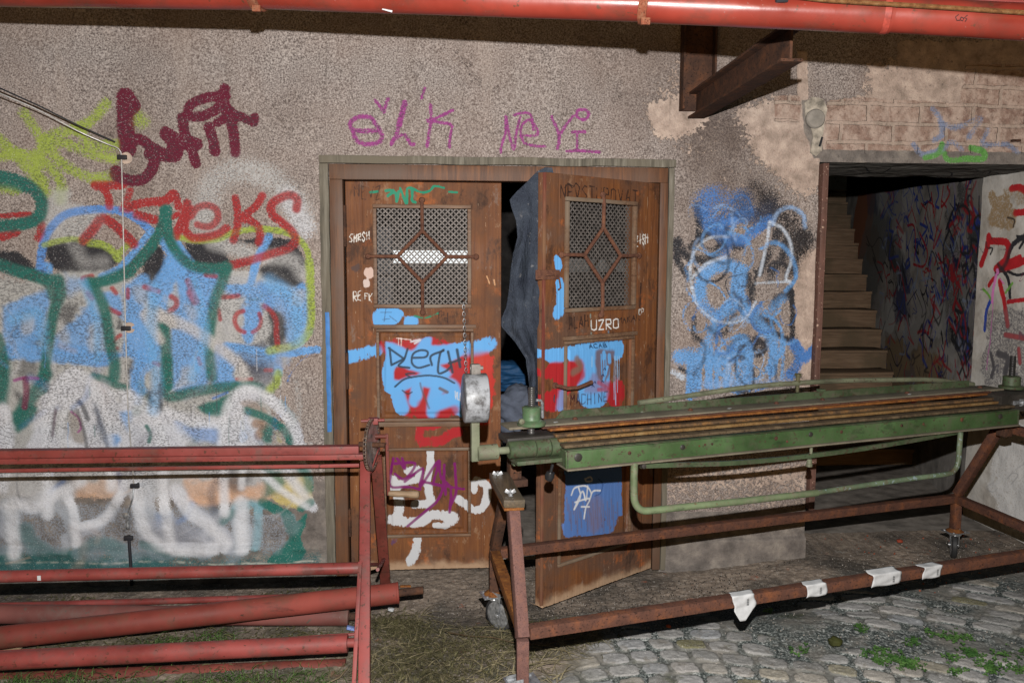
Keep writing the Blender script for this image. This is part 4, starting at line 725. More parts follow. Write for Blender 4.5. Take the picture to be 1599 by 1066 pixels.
m = MB(); m.box((DX0-.018, -.028, W(505, 580)[2]), (.022, .004, .62), None, .001); m.subdiv_long(.04); m.jitter(.004, 20)
bs = m.build('blue_paint_run', m_plain('blue_spray_on_trim', (62, 116, 178), 1.2, .5), None)
bs.parent = building; bs.data.transform(Matrix.Translation(-building.location))
# ------------------------------------------------------------ rooms behind the openings
DARKWALL = m_plain('dark_grey_plaster', (74, 70, 68), 1.0, .9, 6, .3); SLAB = m_plain('grey_concrete_floor', (132, 124, 116), 1.2, .9, 9, .25)  # dark grey plaster, mottled by noise, for the rooms behind the wall
def inside_box(name, x0, x1, y0, y1, z0, z1, mat, t=.08, skip=()):
    m = MB()
    if 'L' not in skip: m.box((x0-t/2, (y0+y1)/2, (z0+z1)/2), (t, y1-y0, z1-z0))
    if 'R' not in skip: m.box((x1+t/2, (y0+y1)/2, (z0+z1)/2), (t, y1-y0, z1-z0))
    m.box(((x0+x1)/2, y1+t/2, (z0+z1)/2), (x1-x0+2*t, t, z1-z0)); m.box(((x0+x1)/2, (y0+y1)/2, z1+t/2), (x1-x0+2*t, y1-y0+2*t, t))
    return m.build(name, mat, building)
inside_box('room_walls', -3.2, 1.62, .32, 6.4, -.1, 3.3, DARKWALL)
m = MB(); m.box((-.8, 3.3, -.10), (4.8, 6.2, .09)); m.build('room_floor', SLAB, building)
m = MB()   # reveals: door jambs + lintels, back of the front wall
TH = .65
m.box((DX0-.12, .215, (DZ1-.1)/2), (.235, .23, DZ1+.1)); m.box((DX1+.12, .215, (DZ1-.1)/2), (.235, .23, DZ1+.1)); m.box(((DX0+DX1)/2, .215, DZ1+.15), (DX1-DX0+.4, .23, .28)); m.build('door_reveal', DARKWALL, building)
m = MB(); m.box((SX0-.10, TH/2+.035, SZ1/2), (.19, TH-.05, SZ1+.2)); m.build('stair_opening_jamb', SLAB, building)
# soffit of the stair lintel with pen scrawl
su = np.arange(SX0-.02, SX1+.5, .005); sy = np.arange(.0, TH+.005, .005)
def smap(x, y): p = hit(x, y, (0, 0, SZ1), (0, 0, 1)); return (p[0], p[1])
cs = Canvas(su, sy, smap); KS = (1230, 230, .3657)
for P in ([250, 98, 330, 106, 400, 108, 440, 88], [330, 84, 350, 106, 390, 108], [500, 112, 600, 122, 680, 126, 700, 110, 640, 106], [560, 104, 620, 110], [740, 118, 840, 120, 860, 104, 780, 98], [800, 96, 900, 112, 860, 120], [880, 98, 1000, 104], [960, 90, 1009, 98]): cs.S(KS, BLK, 2.6, P, .9)
zz = np.full(cs.X.shape, SZ1)+(fbm(cs.X, cs.Z, 8, 4, 3)-.5)*.015; mee = grid_mesh('lintel_soffit', np.dstack([cs.X, cs.Z, zz])); cs.store(mee)
def m_tagged(name, a, bcol, c, k=1.2, sc=7, st=.6):
    n = N(name); f = n.noise(sc, 6, .65); col = n.ramp(f, [(.3, C(*a, k)), (.5, C(*bcol, k)), (.7, C(*c, k))]); p = n.attr('paint')
    cov = n.mr(n.math('SUBTRACT', n.math('MULTIPLY', p.outputs['Alpha'], 1.6), n.mr(n.noise(90, 3, .7), .35, .75, 0, st)), .1, .7); col = n.mix(cov, col, p.outputs['Color'])
    n.bump(n.noise(30, 5), .4, .006); return n.out(col, .85, 0, .3)
link('lintel_soffit', mee, m_tagged('grey_concrete_soffit', (110, 104, 98), (134, 128, 120), (150, 146, 138), 1.25), building)
m = MB(); m.box(((SX0+SX1)/2+.25, TH/2+.01, SZ1+.16), (SX1-SX0+.9, TH-.02, .27)); m.box(((SX0+SX1)/2+1.2, TH+.05, 2.75), (5, .1, 1.0)); m.build('stair_lintel', DARKWALL, building)
# white tagged reveal at the right
jy = np.arange(-.02, TH+.005, .005); jz = np.arange(-.1, SZ1+.02, .005); jmap = lambda x, y: (lambda p: (p[1], p[2]))(hit(x, y, (SX1, 0, 0), (1, 0, 0)))
cj = Canvas(jy, jz, jmap); K7 = (1230, 230, .3657); b, s = cj.B, cj.S; PINK = C(216, 130, 190)
b(K7, C(152, 128, 98), [860, 190, 920, 200, 980, 290, 940, 360, 870, 330], .5, 6, 14); b(K7, C(152, 128, 98), [900, 180, 1009, 170, 1009, 260], .35, 6, 14)
for w_, P in ((11, [955, 175, 990, 172, 1020, 190]), (11, [975, 280, 1030, 275]), (12, [860, 380, 850, 440, 830, 500]), (12, [870, 400, 940, 410, 930, 480, 890, 520, 1000, 490, 1040, 440]), (10, [930, 500, 990, 470]), (9, [905, 570, 920, 640, 930, 700, 940, 760]), (8, [860, 590, 880, 560]), (7, [940, 660, 1010, 650]), (8, [930, 800, 1010, 815]), (7, [985, 860, 990, 920])): s(K7, C(176, 36, 42), w_, P, .92, .5)
for w_, P in ((9, [1010, 380, 960, 420, 930, 500, 890, 540]), (7, [900, 500, 940, 560, 950, 640]), (5, [980, 380, 1010, 390, 990, 430]), (5, [940, 530, 980, 545, 1009, 540]), (6, [870, 880, 880, 940, 870, 980]), (10, [900, 880, 940, 900, 930, 960]), (3, [940, 300, 970, 310, 965, 340])): s(K7, BLK, w_, P, .8, .6)
s(K7, C(44, 70, 160), 7, [870, 650, 850, 700, 842, 780], .92); s(K7, C(120, 170, 80), 5, [835, 605, 860, 630, 870, 650], .85); s(K7, C(120, 170, 80), 5, [930, 620, 960, 580], .7); s(K7, PINK, 7, [895, 525, 897, 535], .95, .2); s(K7, PINK, 6, [890, 545, 882, 600, 875, 660], .95, .3); s(K7, PINK, 2, [880, 640, 870, 780, 850, 950], .9); s(K7, PINK, 2, [905, 560, 925, 585], .9)
for i in range(34):
    r = random.Random(i); x0 = r.uniform(840, 1100); y0 = r.uniform(300, 1500); P = [x0, y0]
    for k in range(3): P += [P[-2]+r.uniform(-30, 30), P[-1]+r.uniform(-40, 40)]
    s(K7, [BLK, BLK, C(120, 40, 70), C(90, 90, 100)][i % 4], r.choice([1, 1.2, 2, 4]), P, .6, .5)
b(K7, C(110, 106, 108), [850, 700, 1009, 700, 1100, 900, 1100, 1000, 850, 1000], .4, 8, 20); b(K7, C(210, 208, 206), [860, 1250, 1009, 1180, 1150, 1400, 1150, 1700, 900, 1600], .5, 9, 26)
jr = (fbm(cj.X, cj.Z, 5, 4, 11)-.5)*.02
mee = grid_mesh('stair_opening_reveal', np.dstack([SX1+jr, cj.X, cj.Z])); cj.store(mee); link('stair_opening_reveal', mee, m_tagged('whitewashed_plaster', (158, 150, 140), (188, 182, 174), (206, 202, 196), 1.2, 6), building)
m = MB(); m.box((SX1+.35, TH/2, SZ1/2-.05), (.64, TH-.04, SZ1+.1)); m.build('wall_core', SLAB, building)
# stair wall, running back to the right
WA = np.array([SX1+.02, TH+.02]); WB = np.array([4.75, 5.4]); wd = (WB-WA)/np.linalg.norm(WB-WA); wn = np.array([wd[1], -wd[0], 0]); wl = np.linalg.norm(WB-WA)
def tmap(x, y): p = hit(x, y, (*WA, 0), wn); return (float((p[:2]-WA)@wd), p[2])
tu = np.arange(0, wl, .009); tz = np.arange(-.1, 3.3, .009); ct = Canvas(tu, tz, tmap)
PXM = 1/200.
b, s = ct.B, ct.S
b(P1, C(150, 96, 70), [1340, 300, 1365, 300, 1362, 350, 1350, 400, 1325, 440, 1325, 400], .7, 5, 10); b(P1, C(110, 110, 108), [1365, 290, 1400, 290, 1380, 420, 1350, 500, 1330, 460], .5, 6, 12); b(P1, C(60, 60, 64), [1475, 330, 1545, 330, 1540, 560, 1470, 520], .35, 10, 20)
b(P1, C(138, 118, 92), [1370, 520, 1450, 540, 1500, 600, 1480, 640, 1380, 640], .6, 9, 16)
r_ = random.Random(4)
for i in range(34): x0 = r_.uniform(1360, 1535); y0 = r_.uniform(295, 600); b(P1, r_.choice([C(70, 70, 72), C(64, 68, 96), C(168, 164, 160), C(150, 146, 142), C(180, 178, 174), C(110, 100, 90)]), [x0-9, y0-22, x0+8, y0-26, x0+10, y0+20, x0-6, y0+26], r_.uniform(.25, .6), 6, 16)
RC = [C(160, 40, 46), C(160, 40, 46), C(40, 52, 120), C(50, 70, 150), C(36, 34, 38), C(36, 34, 38), C(140, 150, 170), C(150, 140, 150), C(30, 34, 70)]
r = random.Random(11)
for i in range(300):
    x0 = 1372+r.random()**.8*165; y0 = r.uniform(292, 600); L = r.uniform(12, 38); P = [x0, y0]
    for k in range(r.randint(2, 5)): P += [P[-2]+r.uniform(-.35, .35)*L, P[-1]+r.uniform(-1, 1)*L]
    cc = RC[r.randrange(9)]
    if x0 < 1440 and y0 < 370 and r.random() < .6: cc = RC[3]
    s(P1, cc, r.choice([1.6, 2.2, 3, 4.5]), P, r.uniform(.6, .95), .6)
for i in range(24):
    x0 = r.uniform(1415, 1535); y0 = r.choice([r.uniform(300, 340), r.uniform(540, 590)]); s(P1, RC[0], 3, [x0, y0, x0+r.uniform(-8, 12), y0+r.uniform(5, 30)], .7, .6)
KW = (1380, 270, .31)
for P in ([365, 230, 365, 190, 400, 165, 430, 200, 430, 270], [475, 215, 455, 240, 470, 280, 495, 260, 490, 225, 475, 215], [480, 215, 480, 120], [330, 290, 300, 370, 305, 470, 315, 570, 330, 450], [385, 320, 390, 400, 430, 400, 440, 360, 440, 330], [450, 400, 440, 340, 470, 350, 470, 420], [400, 470, 420, 460, 400, 520, 430, 500, 450, 460, 460, 520], [380, 640, 400, 700, 360, 690], [380, 780, 360, 840, 380, 880, 400, 830, 385, 770], [420, 780, 415, 850, 440, 870], [415, 960, 450, 900, 455, 960]): s(KW, BLK, 4, P, .95, .4)
for P in ([120, 265, 150, 265, 160, 330, 155, 440], [180, 300, 220, 400, 200, 470, 150, 460], [270, 270, 250, 380, 290, 290], [300, 70, 290, 170, 330, 110, 320, 70], [240, 100, 250, 200], [310, 850, 300, 950, 340, 1000]): s(KW, RC[0], 4, P, .85, .5)
PXM = 1/300.
Px = WA[0]+wd[0]*ct.X; Py = WA[1]+wd[1]*ct.X
mee = grid_mesh('stairwell_wall', np.dstack([Px, Py, ct.Z])); ct.store(mee); link('stairwell_wall', mee, m_tagged('grimy_stairwell_plaster', (108, 104, 100), (144, 138, 132), (172, 166, 160), 1.3, 5, .45), building)
m = MB(); m.beam((1.9, 6.0, 1.6), (5.6, 6.0, 1.6), .1, 3.4); m.build('stairwell_back_wall', m_rust('peeling_stairwell_plaster', (104, 84, 72), (120, 122, 118), (126, 92, 72), 1.0, 3), building)
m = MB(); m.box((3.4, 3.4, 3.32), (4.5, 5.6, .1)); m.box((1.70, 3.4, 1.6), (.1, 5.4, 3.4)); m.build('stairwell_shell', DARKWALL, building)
m = MB(); m.box((2.9, 1.72, -.055), (2.3, 3.36, .08)); m.build('stairwell_floor', SLAB, building)
st = bpy.data.objects.new('staircase', None); COL.objects.link(st); st.parent = building; st.location = (2.6, 1.9, 0)
STW = m_wood('worn_dusty_stair_board', (108, 88, 70), (138, 114, 92), (160, 136, 112), 1.05, 1, 0, (112, 96, 76), .8)
for k in range(15):
    Y = 1.9+k*.26; X1 = WA[0]+wd[0]/wd[1]*(Y-WA[1])+.05; z = .17*(k+1)-.05
    m = MB(); m.beam((1.78, Y+.16, z/2-.02), (X1, Y+.16, z/2-.02), .30, z-.012, (0, 0, 1), .002); m.beam((1.78, Y+.14, z-.012), (X1-.02, Y+.14, z-.012), .33, .028, (0, 0, 1), .006)
    m.subdiv_long(.4); m.jitter(.012, 6, k); m.build('step', STW, st)
m = MB(); g = W(1282, 252); m.box((SX0+.012, -.004, 1.19), (.026, .07, 1.86), None, .003); m.box((SX0+.027, -.030, 1.19), (.006, .02, 1.86), None, .002); m.subdiv_long(.1); m.jitter(.002, 9)
m.build('corner_guard', m_paint('red_brown_steel_guard', (98, 68, 58), (190, 160, 140), (80, 60, 52), 1.1, .35, .6, 9), building)
p = W(1272, 186); m = MB(); m.lathe((p[0], .005, p[2]), (0, -1, 0), [(0, .05), (.018, .05), (.026, .044), (.030, .02), (.031, .001)], 30); m.build('round_cover_plate', m_plain('white_plastic_cover', (158, 150, 140), 1.0, .6), building)
m = MB(); pl = [(-.07, .09), (-.02, .125), (.05, .11), (.075, .06), (.065, -.02), (.05, -.10), (.055, -.18), (.02, -.21), (-.02, -.19), (.0, -.10), (-.03, -.03), (-.06, .02)]
m.prism([(x*.85, z*.92) for x, z in pl], (p[0], .006, p[2]), (1, 0, 0), (0, 0, 1), .008, .002); m.subdiv_long(.03); m.jitter(.006, 12); m.build('gypsum_patch', m_plain('grey_white_gypsum', (166, 156, 142), 1.0, .95, 24, .3), building)
m = MB(); q = W(1280, 222); m.box((q[0], -.014, q[2]), (.010, .004, .05), Matrix.Rotation(.25, 3, 'Y')); m.build('screw_slot', BLACKCABLE, building)
m = MB(); q = W(1585, 220); m.box((q[0], -.006, q[2]), (.045, .02, .012)); m.build('wall_hook', RUST_DK, building)
# far room: long lit window slot, pale post, rags
m = MB(); xa_, xb_ = W(560, 400, 6.32)[0], W(738, 400, 6.32)[0]; m.box(((xa_+xb_)/2, 6.32, 1.66), (xb_-xa_, .03, .16)); o_ = m.build('lit_window_slot', None, building)
mt = bpy.data.materials.new('daylit_glass'); mt.use_nodes = True; bb = mt.node_tree.nodes['Principled BSDF']; bb.inputs['Emission Color'].default_value = (.95, 1, 1, 1); bb.inputs['Emission Strength'].default_value = 1.1; o_.data.materials.append(mt)
m = MB(); p0, p1 = W(850, 414, 3.2), W(1000, 414, 3.2); m.box(((p0[0]+p1[0])/2, 3.2, p0[2]), (p1[0]-p0[0], .3, .12)); tag(m.build('dim_window_standin', m_plain('pale_standin_board', (190, 200, 200), 1.3)), 'pale shelf made up for the dim window band behind the grille of the open leaf', 'standin')  # pale board added in place of the half-hidden, dimmer stretch of window
m = MB(); pq = W(602, 400, 2.6); m.beam((pq[0]-.02, 2.6, 0), (pq[0]-.02, 2.6, 1.9), .16, .12, (0, 1, 0), .01); pst = m.build('pale_post', m_plain('pale_painted_post', (150, 150, 154), 1.2), building)
for nm, px, Y, sc_, mt_, lab, cat in (('dust_sheet', (815, 650), .55, (.17, .16, .20), m_plain('grey_dust_sheet', (92, 98, 112), 1.1, .9), 'crumpled grey sheet heaped just inside the dark doorway', 'sheet'), ('tarpaulin', (800, 585), 1.3, (.30, .18, .10), m_plain('blue_tarpaulin', (38, 84, 128), 1.0, .6), 'blue tarpaulin glimpsed in the dark behind the open door', 'tarpaulin')):
    bm = bmesh.new(); bmesh.ops.create_icosphere(bm, subdivisions=5, radius=1); from mathutils import noise as mn
    c0 = W(px[0], px[1], Y)
    for v in bm.verts:
        d_ = mn.turbulence(v.co*1.4, 4, False)*.5-.2+abs(mn.noise(v.co*Vector((1.5, 1.5, 4))))*.4; v.co *= (1+d_*.5); v.co = Vector(c0)+Vector((v.co.x*sc_[0], v.co.y*sc_[1], v.co.z*sc_[2]))
    me = bpy.data.meshes.new(nm); bm.to_mesh(me); bm.free(); me.shade_smooth(); tag(link(nm, me, mt_), lab, cat)
m = MB(); c0 = W(805, 690, .75); m.box((c0[0], .95, c0[2]-.04), (.7, .9, .04)); 
for dx in (-.3, .3):
    for dy in (-.38, .38): m.box((c0[0]+dx, .95+dy, (c0[2]-.1-.05)/2), (.05, .05, c0[2]+.0))
tag(m.build('work_table', WOODP), 'wooden work table inside the dark room under the grey sheet', 'table')
# jacket hung over the top corner of the open leaf
rows = [(262, 851, 862), (268, 838, 864), (285, 822, 866), (300, 806, 866), (312, 796, 866), (325, 799, 866), (345, 806, 866), (370, 808, 866), (395, 801, 866), (420, 797, 866), (450, 795, 866), (480, 791, 866), (497, 784, 866), (510, 784, 866), (520, 793, 866), (535, 806, 866), (548, 814, 866), (560, 822, 866), (580, 824, 866), (605, 826, 866), (640, 830, 866), (690, 834, 866)]
ra = np.array(rows, float); yy = np.arange(262, 690, 2.5); lx = np.interp(yy, ra[:, 0], ra[:, 1]); rx = np.interp(yy, ra[:, 0], ra[:, 2]); nt = 44; pos = np.zeros((len(yy), nt, 3))
for i, y in enumerate(yy):
    for k in range(nt):
        t = k/(nt-1); x = lx[i]*(1-t)+rx[i]*t; hang = sstep(262, 420, y); fold = (.09*(float(fbm(np.array(x*.6+y*.12), np.array(y*.25), .05, 2, 31))-.5)+.016*math.sin(t*14+y*.010+1.5*math.sin(y*.02)))*hang+.02*(float(vnoise(np.array(x), np.array(y), .06, 3))-.5)
        pos[i, k] = W(x, y, -.415-fold-.05*(1-t)*hang)
me = grid_mesh('hanging_jacket', pos[::-1].copy())
def m_denim():
    n = N('dusty_dark_blue_denim'); f = n.noise(9, 5, .6); col = n.ramp(f, [(.3, C(46, 50, 60, 1.0)), (.6, C(64, 70, 80, 1.0)), (.8, C(96, 98, 104, 1.0))]); wv = n.noise(300, 2); col = n.mix(n.mr(wv, .45, .7, 0, .3), col, C(90, 98, 114)); col = n.mix(n.mr(n.noise(22, 5, .7), .62, .7, 0, .7), col, C(132, 130, 130)); n.bump(n.noise(26, 5, .7, n.map((1, 1, .35))), .9, .02); return n.out(col, 1.0, 0, .05)
jk = link('hanging_jacket', me, m_denim()); so = jk.modifiers.new('cloth', 'SOLIDIFY'); so.thickness = .004
tag(jk, 'dusty dark blue denim jacket hung over the top corner of the open door', 'jacket')
# ------------------------------------------------------------ ground
def gz0(X, Y):
    a = sstep(-.42, -.85, Y)*sstep(-.25, .15, X); b_ = sstep(1.2, 2.1, X)
    return -.078+.072*np.maximum(a, b_)-.01*sstep(-1.2, -3, Y)
gx = np.unique(np.concatenate([[-30, -12, -7], np.arange(-5, -2.3, .08), np.arange(-2.3, 3.5, .006), np.arange(3.5, 7, .08), [12, 30]]))
gy = np.unique(np.concatenate([[-30, -14, -9], np.arange(-6, -1.75, .05), np.arange(-1.75, .06, .006), [.2, .34]]))
GX, GY = np.meshgrid(gx, gy)
def lattice(X, Y):
    wx_ = (fbm(X, Y, 1.6, 2, 71)-.5)*.10; wy_ = (fbm(X, Y, 1.6, 2, 74)-.5)*.10
    cx_, cy_ = .85, -2.75; dx_ = X+wx_-cx_; dy_ = Y+wy_-cy_; q = np.hypot(dx_, dy_); p = np.arctan2(dx_, dy_)*1.6
    H = .100; row = np.floor(q/H); r = np.random.RandomState(3); off = r.rand(400); T1 = r.rand(400, 400)
    ri = (row.astype(int)+200) % 400; Lw = .128; u = p/Lw+off[ri]*1.0; cell = np.floor(u); ci = (cell.astype(int)+200) % 400
    e0 = (T1[ri, ci]-.5)*.36; e1 = (T1[ri, (ci+1) % 400]-.5)*.36
    fu = u-cell; du = np.minimum(fu-e0*.5-.0, 1+e1*.5-fu)*Lw; dv = np.minimum(q/H-row, 1-(q/H-row))*H
    d = np.minimum(du, dv)-.006*np.exp(-((du-dv)/.02)**2); return d+(fbm(X, Y, 40, 3, 77)-.5)*.008, T1[ci, ri], T1[(ri+7) % 400, ci]
d, t1, t2 = lattice(GX, GY)
stone_zone = np.clip(sstep(.40, .65, GX+(fbm(GX, GY, 3, 4, 80)-.5)*.5+np.maximum(0, (-GY-1.0))*.4)*sstep(-.50, -.68, GY+(fbm(GX, GY, 3, 4, 82)-.5)*.2-.16*GX+.10), 0, 1)
bury = sstep(.54, .70, fbm(GX, GY, 2.6, 3, 88)+.14*sstep(2.1, 2.8, GX)+.07*sstep(-.95, -.75, GY)-.08*sstep(-1.0, -1.2, GY))
sm = sstep(.0055, .0125, d)*stone_zone
h = sm*(.009+.006*(t1-.5))*(1-.9*bury)+ (fbm(GX, GY, 26, 4, 90)-.5)*.010*(1-.5*sm)+(fbm(GX, GY, 3, 4, 91)-.5)*.03*(1-stone_zone)+(fbm(GX, GY, 70, 2, 93)-.5)*.005
gatt = np.zeros(GX.shape+(4,), np.float32); gatt[..., 0] = sm*(1-.75*bury); gatt[..., 1] = t2; gatt[..., 2] = stone_zone
gatt[..., 3] = np.clip(sstep(.75, .2, GX)*sstep(-.35, -.7, GY), 0, 1)*.8
me = grid_mesh('ground', np.dstack([GX, GY, gz0(GX, GY)+h])); col_attr(me, 'ground', gatt)
def m_ground():
    n = N('cobbles_and_dirt'); g = n.attr('ground'); r, gg, bb = n.sep(g.outputs['Color'])[:3]; al = g.outputs['Alpha']
    f = n.noise(30, 6, .75); sp = n.noise(170, 2, .7); sp2 = n.noise(80, 3, .75, n.map((1, 1, 1), (5, 1, 2))); lo = n.noise(2.3, 5, .6)
    dirt = n.ramp(f, [(.3, C(104, 92, 82)), (.48, C(140, 124, 110)), (.62, C(164, 148, 132)), (.78, C(194, 178, 160))])
    dirt = n.mix(n.mr(lo, .35, .62, .8, 0), dirt, C(62, 60, 56)); dirt = n.mix(n.mr(sp2, .60, .66, 0, .85), dirt, C(182, 172, 164)); dirt = n.mix(n.mr(sp, .66, .7, 0, .9), dirt, C(210, 204, 200)); dirt = n.mix(n.mr(sp2, .36, .30, 0, .8), dirt, C(38, 36, 34))
    red = n.noise(9, 5, .7, n.map((1, 1, 1), (9, 9, 9))); dirt = n.mix(n.mr(red, .64, .70, 0, .7), dirt, C(150, 92, 70))
    grav = n.ramp(n.noise(95, 3, .8), [(.33, C(28, 32, 30)), (.46, C(62, 68, 66)), (.56, C(118, 122, 118)), (.68, C(196, 196, 192))])
    grav = n.mix(n.mr(lo, .5, .62), grav, C(112, 110, 104), 'MIX')
    st = n.ramp(gg, [(0, C(128, 126, 122)), (.35, C(152, 150, 147)), (.6, C(162, 157, 152)), (.8, C(144, 146, 148)), (.93, C(158, 150, 138)), (1, C(110, 106, 72))]); st = n.mix(n.mr(f, .3, .7, .35, 0), st, C(104, 100, 96)); st = n.mix(n.mr(sp, .58, .68, 0, .6), st, C(196, 192, 188)); st = n.mix(n.mr(sp2, .4, .3, 0, .6), st, C(76, 74, 72))
    col = n.mix(bb, dirt, grav); col = n.mix(n.math('MULTIPLY', bb, n.mr(n.noise(6, 5, .6), .48, .62, .0, .6)), col, C(128, 122, 114)); st = n.mix(n.mr(n.noise(11, 6, .75), .52, .66, 0, .6), st, C(104, 96, 84)); col = n.mix(n.mr(r, .35, .65), col, st)
    ms = n.mr(n.noise(3.4, 5, .65, n.map((1, 1, 1), (2, 8, 1))), .6, .68, 0, .65); col = n.mix(n.math('MULTIPLY', ms, bb), col, C(70, 74, 46)); col = n.mix(n.math('MULTIPLY', al, n.mr(n.noise(5, 5, .7), .42, .6, 0, .75)), col, C(66, 68, 48))
    n.bump(f, .5, .008); n.bump(sp2, .5, .004); return n.out(col, .9, 0, .25)
gr = link('ground', me, m_ground()); tag(gr, kind='structure')
def gz(x, y): return float(gz0(np.array(float(x)), np.array(float(y))))
# concrete apron in front of the stair opening
def leafmat(name, a, b_, k=1.0):
    n = N(name); f = n.noise(35, 3); col = n.ramp(f, [(.35, C(*a, k)), (.65, C(*b_, k))]); return n.out(col, .6, 0, .3)
STRAW = leafmat('dry_straw', (120, 108, 82), (162, 150, 118), .9); OLIVE = leafmat('withered_olive_grass', (66, 64, 42), (116, 110, 76), .95); GRASS = leafmat('green_grass', (58, 84, 40), (96, 124, 62), .85); CLOVER = leafmat('clover_green', (58, 98, 44), (100, 138, 70), .8)
def blades(name, n, sampler, L, wd, up, mat, label, cat, seed, curl=.5):
    r = random.Random(seed); bm = bmesh.new()
    for i in range(n):
        x, y = sampler(r); z = gz(x, y)+r.uniform(.006, .026); a = r.uniform(0, 6.283); l = r.uniform(*L); w_ = r.uniform(*wd); el = r.uniform(*up); ax = Vector((math.cos(a), math.sin(a), 0)); sd_ = Vector((-ax.y, ax.x, 0)); p = Vector((x, y, z)); prev = None; K = 4; bend = r.uniform(-1.2, 1.2)*curl; el0 = el
        for k in range(K+1):
            t = k/K; ww = w_*(1-t*.85); s0 = sd_*ww/2
            q0 = bm.verts.new(p-s0); q1 = bm.verts.new(p+s0+Vector((0, 0, ww*.3)))
            if prev: bm.faces.new((prev[0], prev[1], q1, q0))
            prev = (q0, q1); d_ = ax*math.cos(el)+Vector((0, 0, 1))*math.sin(el); p = p+d_*(l/K); p.z = max(p.z, gz(x, y)+.012); el -= curl*.5+el0*.25; ax = Matrix.Rotation(bend*.4, 3, 'Z') @ ax; sd_ = Vector((-ax.y, ax.x, 0))
    me = bpy.data.meshes.new(name); bm.to_mesh(me); bm.free(); return tag(link(name, me, mat), label, cat, kind='stuff')
def inpoly(P):
    Pg = [G(P[i], P[i+1], -.04)[:2] for i in range(0, len(P), 2)]; xs_ = [p[0] for p in Pg]; ys_ = [p[1] for p in Pg]
    def f(r):
        while True:
            x = r.uniform(min(xs_), max(xs_)); y = r.uniform(min(ys_), max(ys_)); ins = False
            for (x0, y0), (x1, y1) in zip(Pg, Pg[1:]+Pg[:1]):
                if (y0 > y) != (y1 > y) and x < (x1-x0)*(y-y0)/(y1-y0)+x0: ins = not ins
            if ins: return x, y
    return f
def gaussmix(cs, sg):
    def f(r):
        c = r.choice(cs); p = G(c[0], c[1], -.04); return r.gauss(p[0], sg*c[2]), min(-.06, r.gauss(p[1], sg*c[2]*.6))
    return f
A1 = inpoly([585, 960, 660, 950, 700, 985, 780, 990, 900, 990, 930, 1010, 860, 1050, 880, 1100, 560, 1100, 570, 1000])
blades('dry_straw_litter', 750, A1, (.06, .20), (.0028, .0048), (.0, .35), STRAW, 'pale dry straw strewn on the dirt between the red frame and the rusty trolley', 'straw', 1, .3)
A2 = gaussmix([(630, 980, 1), (640, 1010, 1.2), (720, 1020, 1.4), (800, 1030, 1.4), (890, 1005, 1.0), (860, 1000, 1), (600, 1040, 1.2), (700, 1060, 1.4), (610, 965, .8)], .09)
blades('withered_grass', 5200, A2, (.02, .075), (.0016, .0036), (0, .9), OLIVE, 'matted withered olive grass at the foot of the red frame and trolley', 'dry grass', 2)
A3 = gaussmix([(90, 1060, 1.2), (200, 1062, 1.4), (260, 1000, .8), (330, 995, .8), (370, 1055, 1), (470, 1058, 1.2), (300, 1065, 1), (20, 1062, .8)], .07)
blades('green_grass', 1100, A3, (.03, .09), (.002, .004), (.2, 1.2), GRASS, 'sparse green grass growing under the red rollers', 'grass', 3)
A4 = gaussmix([(120, 985, 1), (300, 1000, 1), (450, 990, 1), (230, 1000, 1), (100, 1060, 1), (380, 1060, 1), (400, 935, 1), (100, 935, 1), (500, 925, 1)], .13)
blades('leaf_litter', 2600, A4, (.012, .05), (.003, .007), (-.1, .5), OLIVE, 'brown withered litter along the wall under the red rollers', 'litter', 4)
bm = bmesh.new(); r = random.Random(8); oo = (1130, 760, .2933)
for (cx, cy, sz) in ((720, 775, .7), (745, 790, .5), (820, 895, 1.1), (800, 925, 1), (830, 955, .9), (900, 930, .8), (910, 955, .9), (980, 955, 1.2), (1010, 975, 1.1), (960, 980, 1), (1100, 805, .7), (1190, 830, 1.1), (1280, 820, 1.1), (1310, 910, 1.2), (1340, 925, 1), (1440, 980, 1.3), (1490, 925, 1.1), (1420, 1000, 1), (410, 900, .7), (985, 858, .7), (1010, 840, .4), (1590, 905, .9), (1245, 1010, .8), (250, 655-760+760, .5), (1210, 935, .8), (1550, 990, 1)):
    p = G(oo[0]+cx*oo[2], oo[1]+cy*oo[2], -.01)
    for i in range(int(20*sz)):
        x = p[0]+r.gauss(0, .022*sz); y = p[1]+r.gauss(0, .018*sz); z = gz(x, y)+r.uniform(.012, .032); a0 = r.uniform(0, 6.28); tl = Vector((r.uniform(-.4, .4), r.uniform(-.5, .2), 1)).normalized(); ux = tl.orthogonal().normalized(); uy = tl.cross(ux); R_ = r.uniform(.005, .009)
        for k in range(3):
            a = a0+k*2.094; dx = ux*math.cos(a)+uy*math.sin(a); dy = -ux*math.sin(a)+uy*math.cos(a); c0 = Vector((x, y, z))
            bm.faces.new([bm.verts.new(c0+dx*(R_*a_)+dy*(R_*b_)+tl*(R_*abs(b_)*.3)) for a_, b_ in ((0, 0), (.7, .55), (1.25, .62), (1.45, .2), (1.3, 0), (1.45, -.2), (1.25, -.62), (.7, -.55))])
me = bpy.data.meshes.new('clover_weeds'); bm.to_mesh(me); bm.free(); tag(link('clover_weeds', me, CLOVER), 'small green clover weeds in the joints of the cobbles at lower right', 'weeds', kind='stuff')
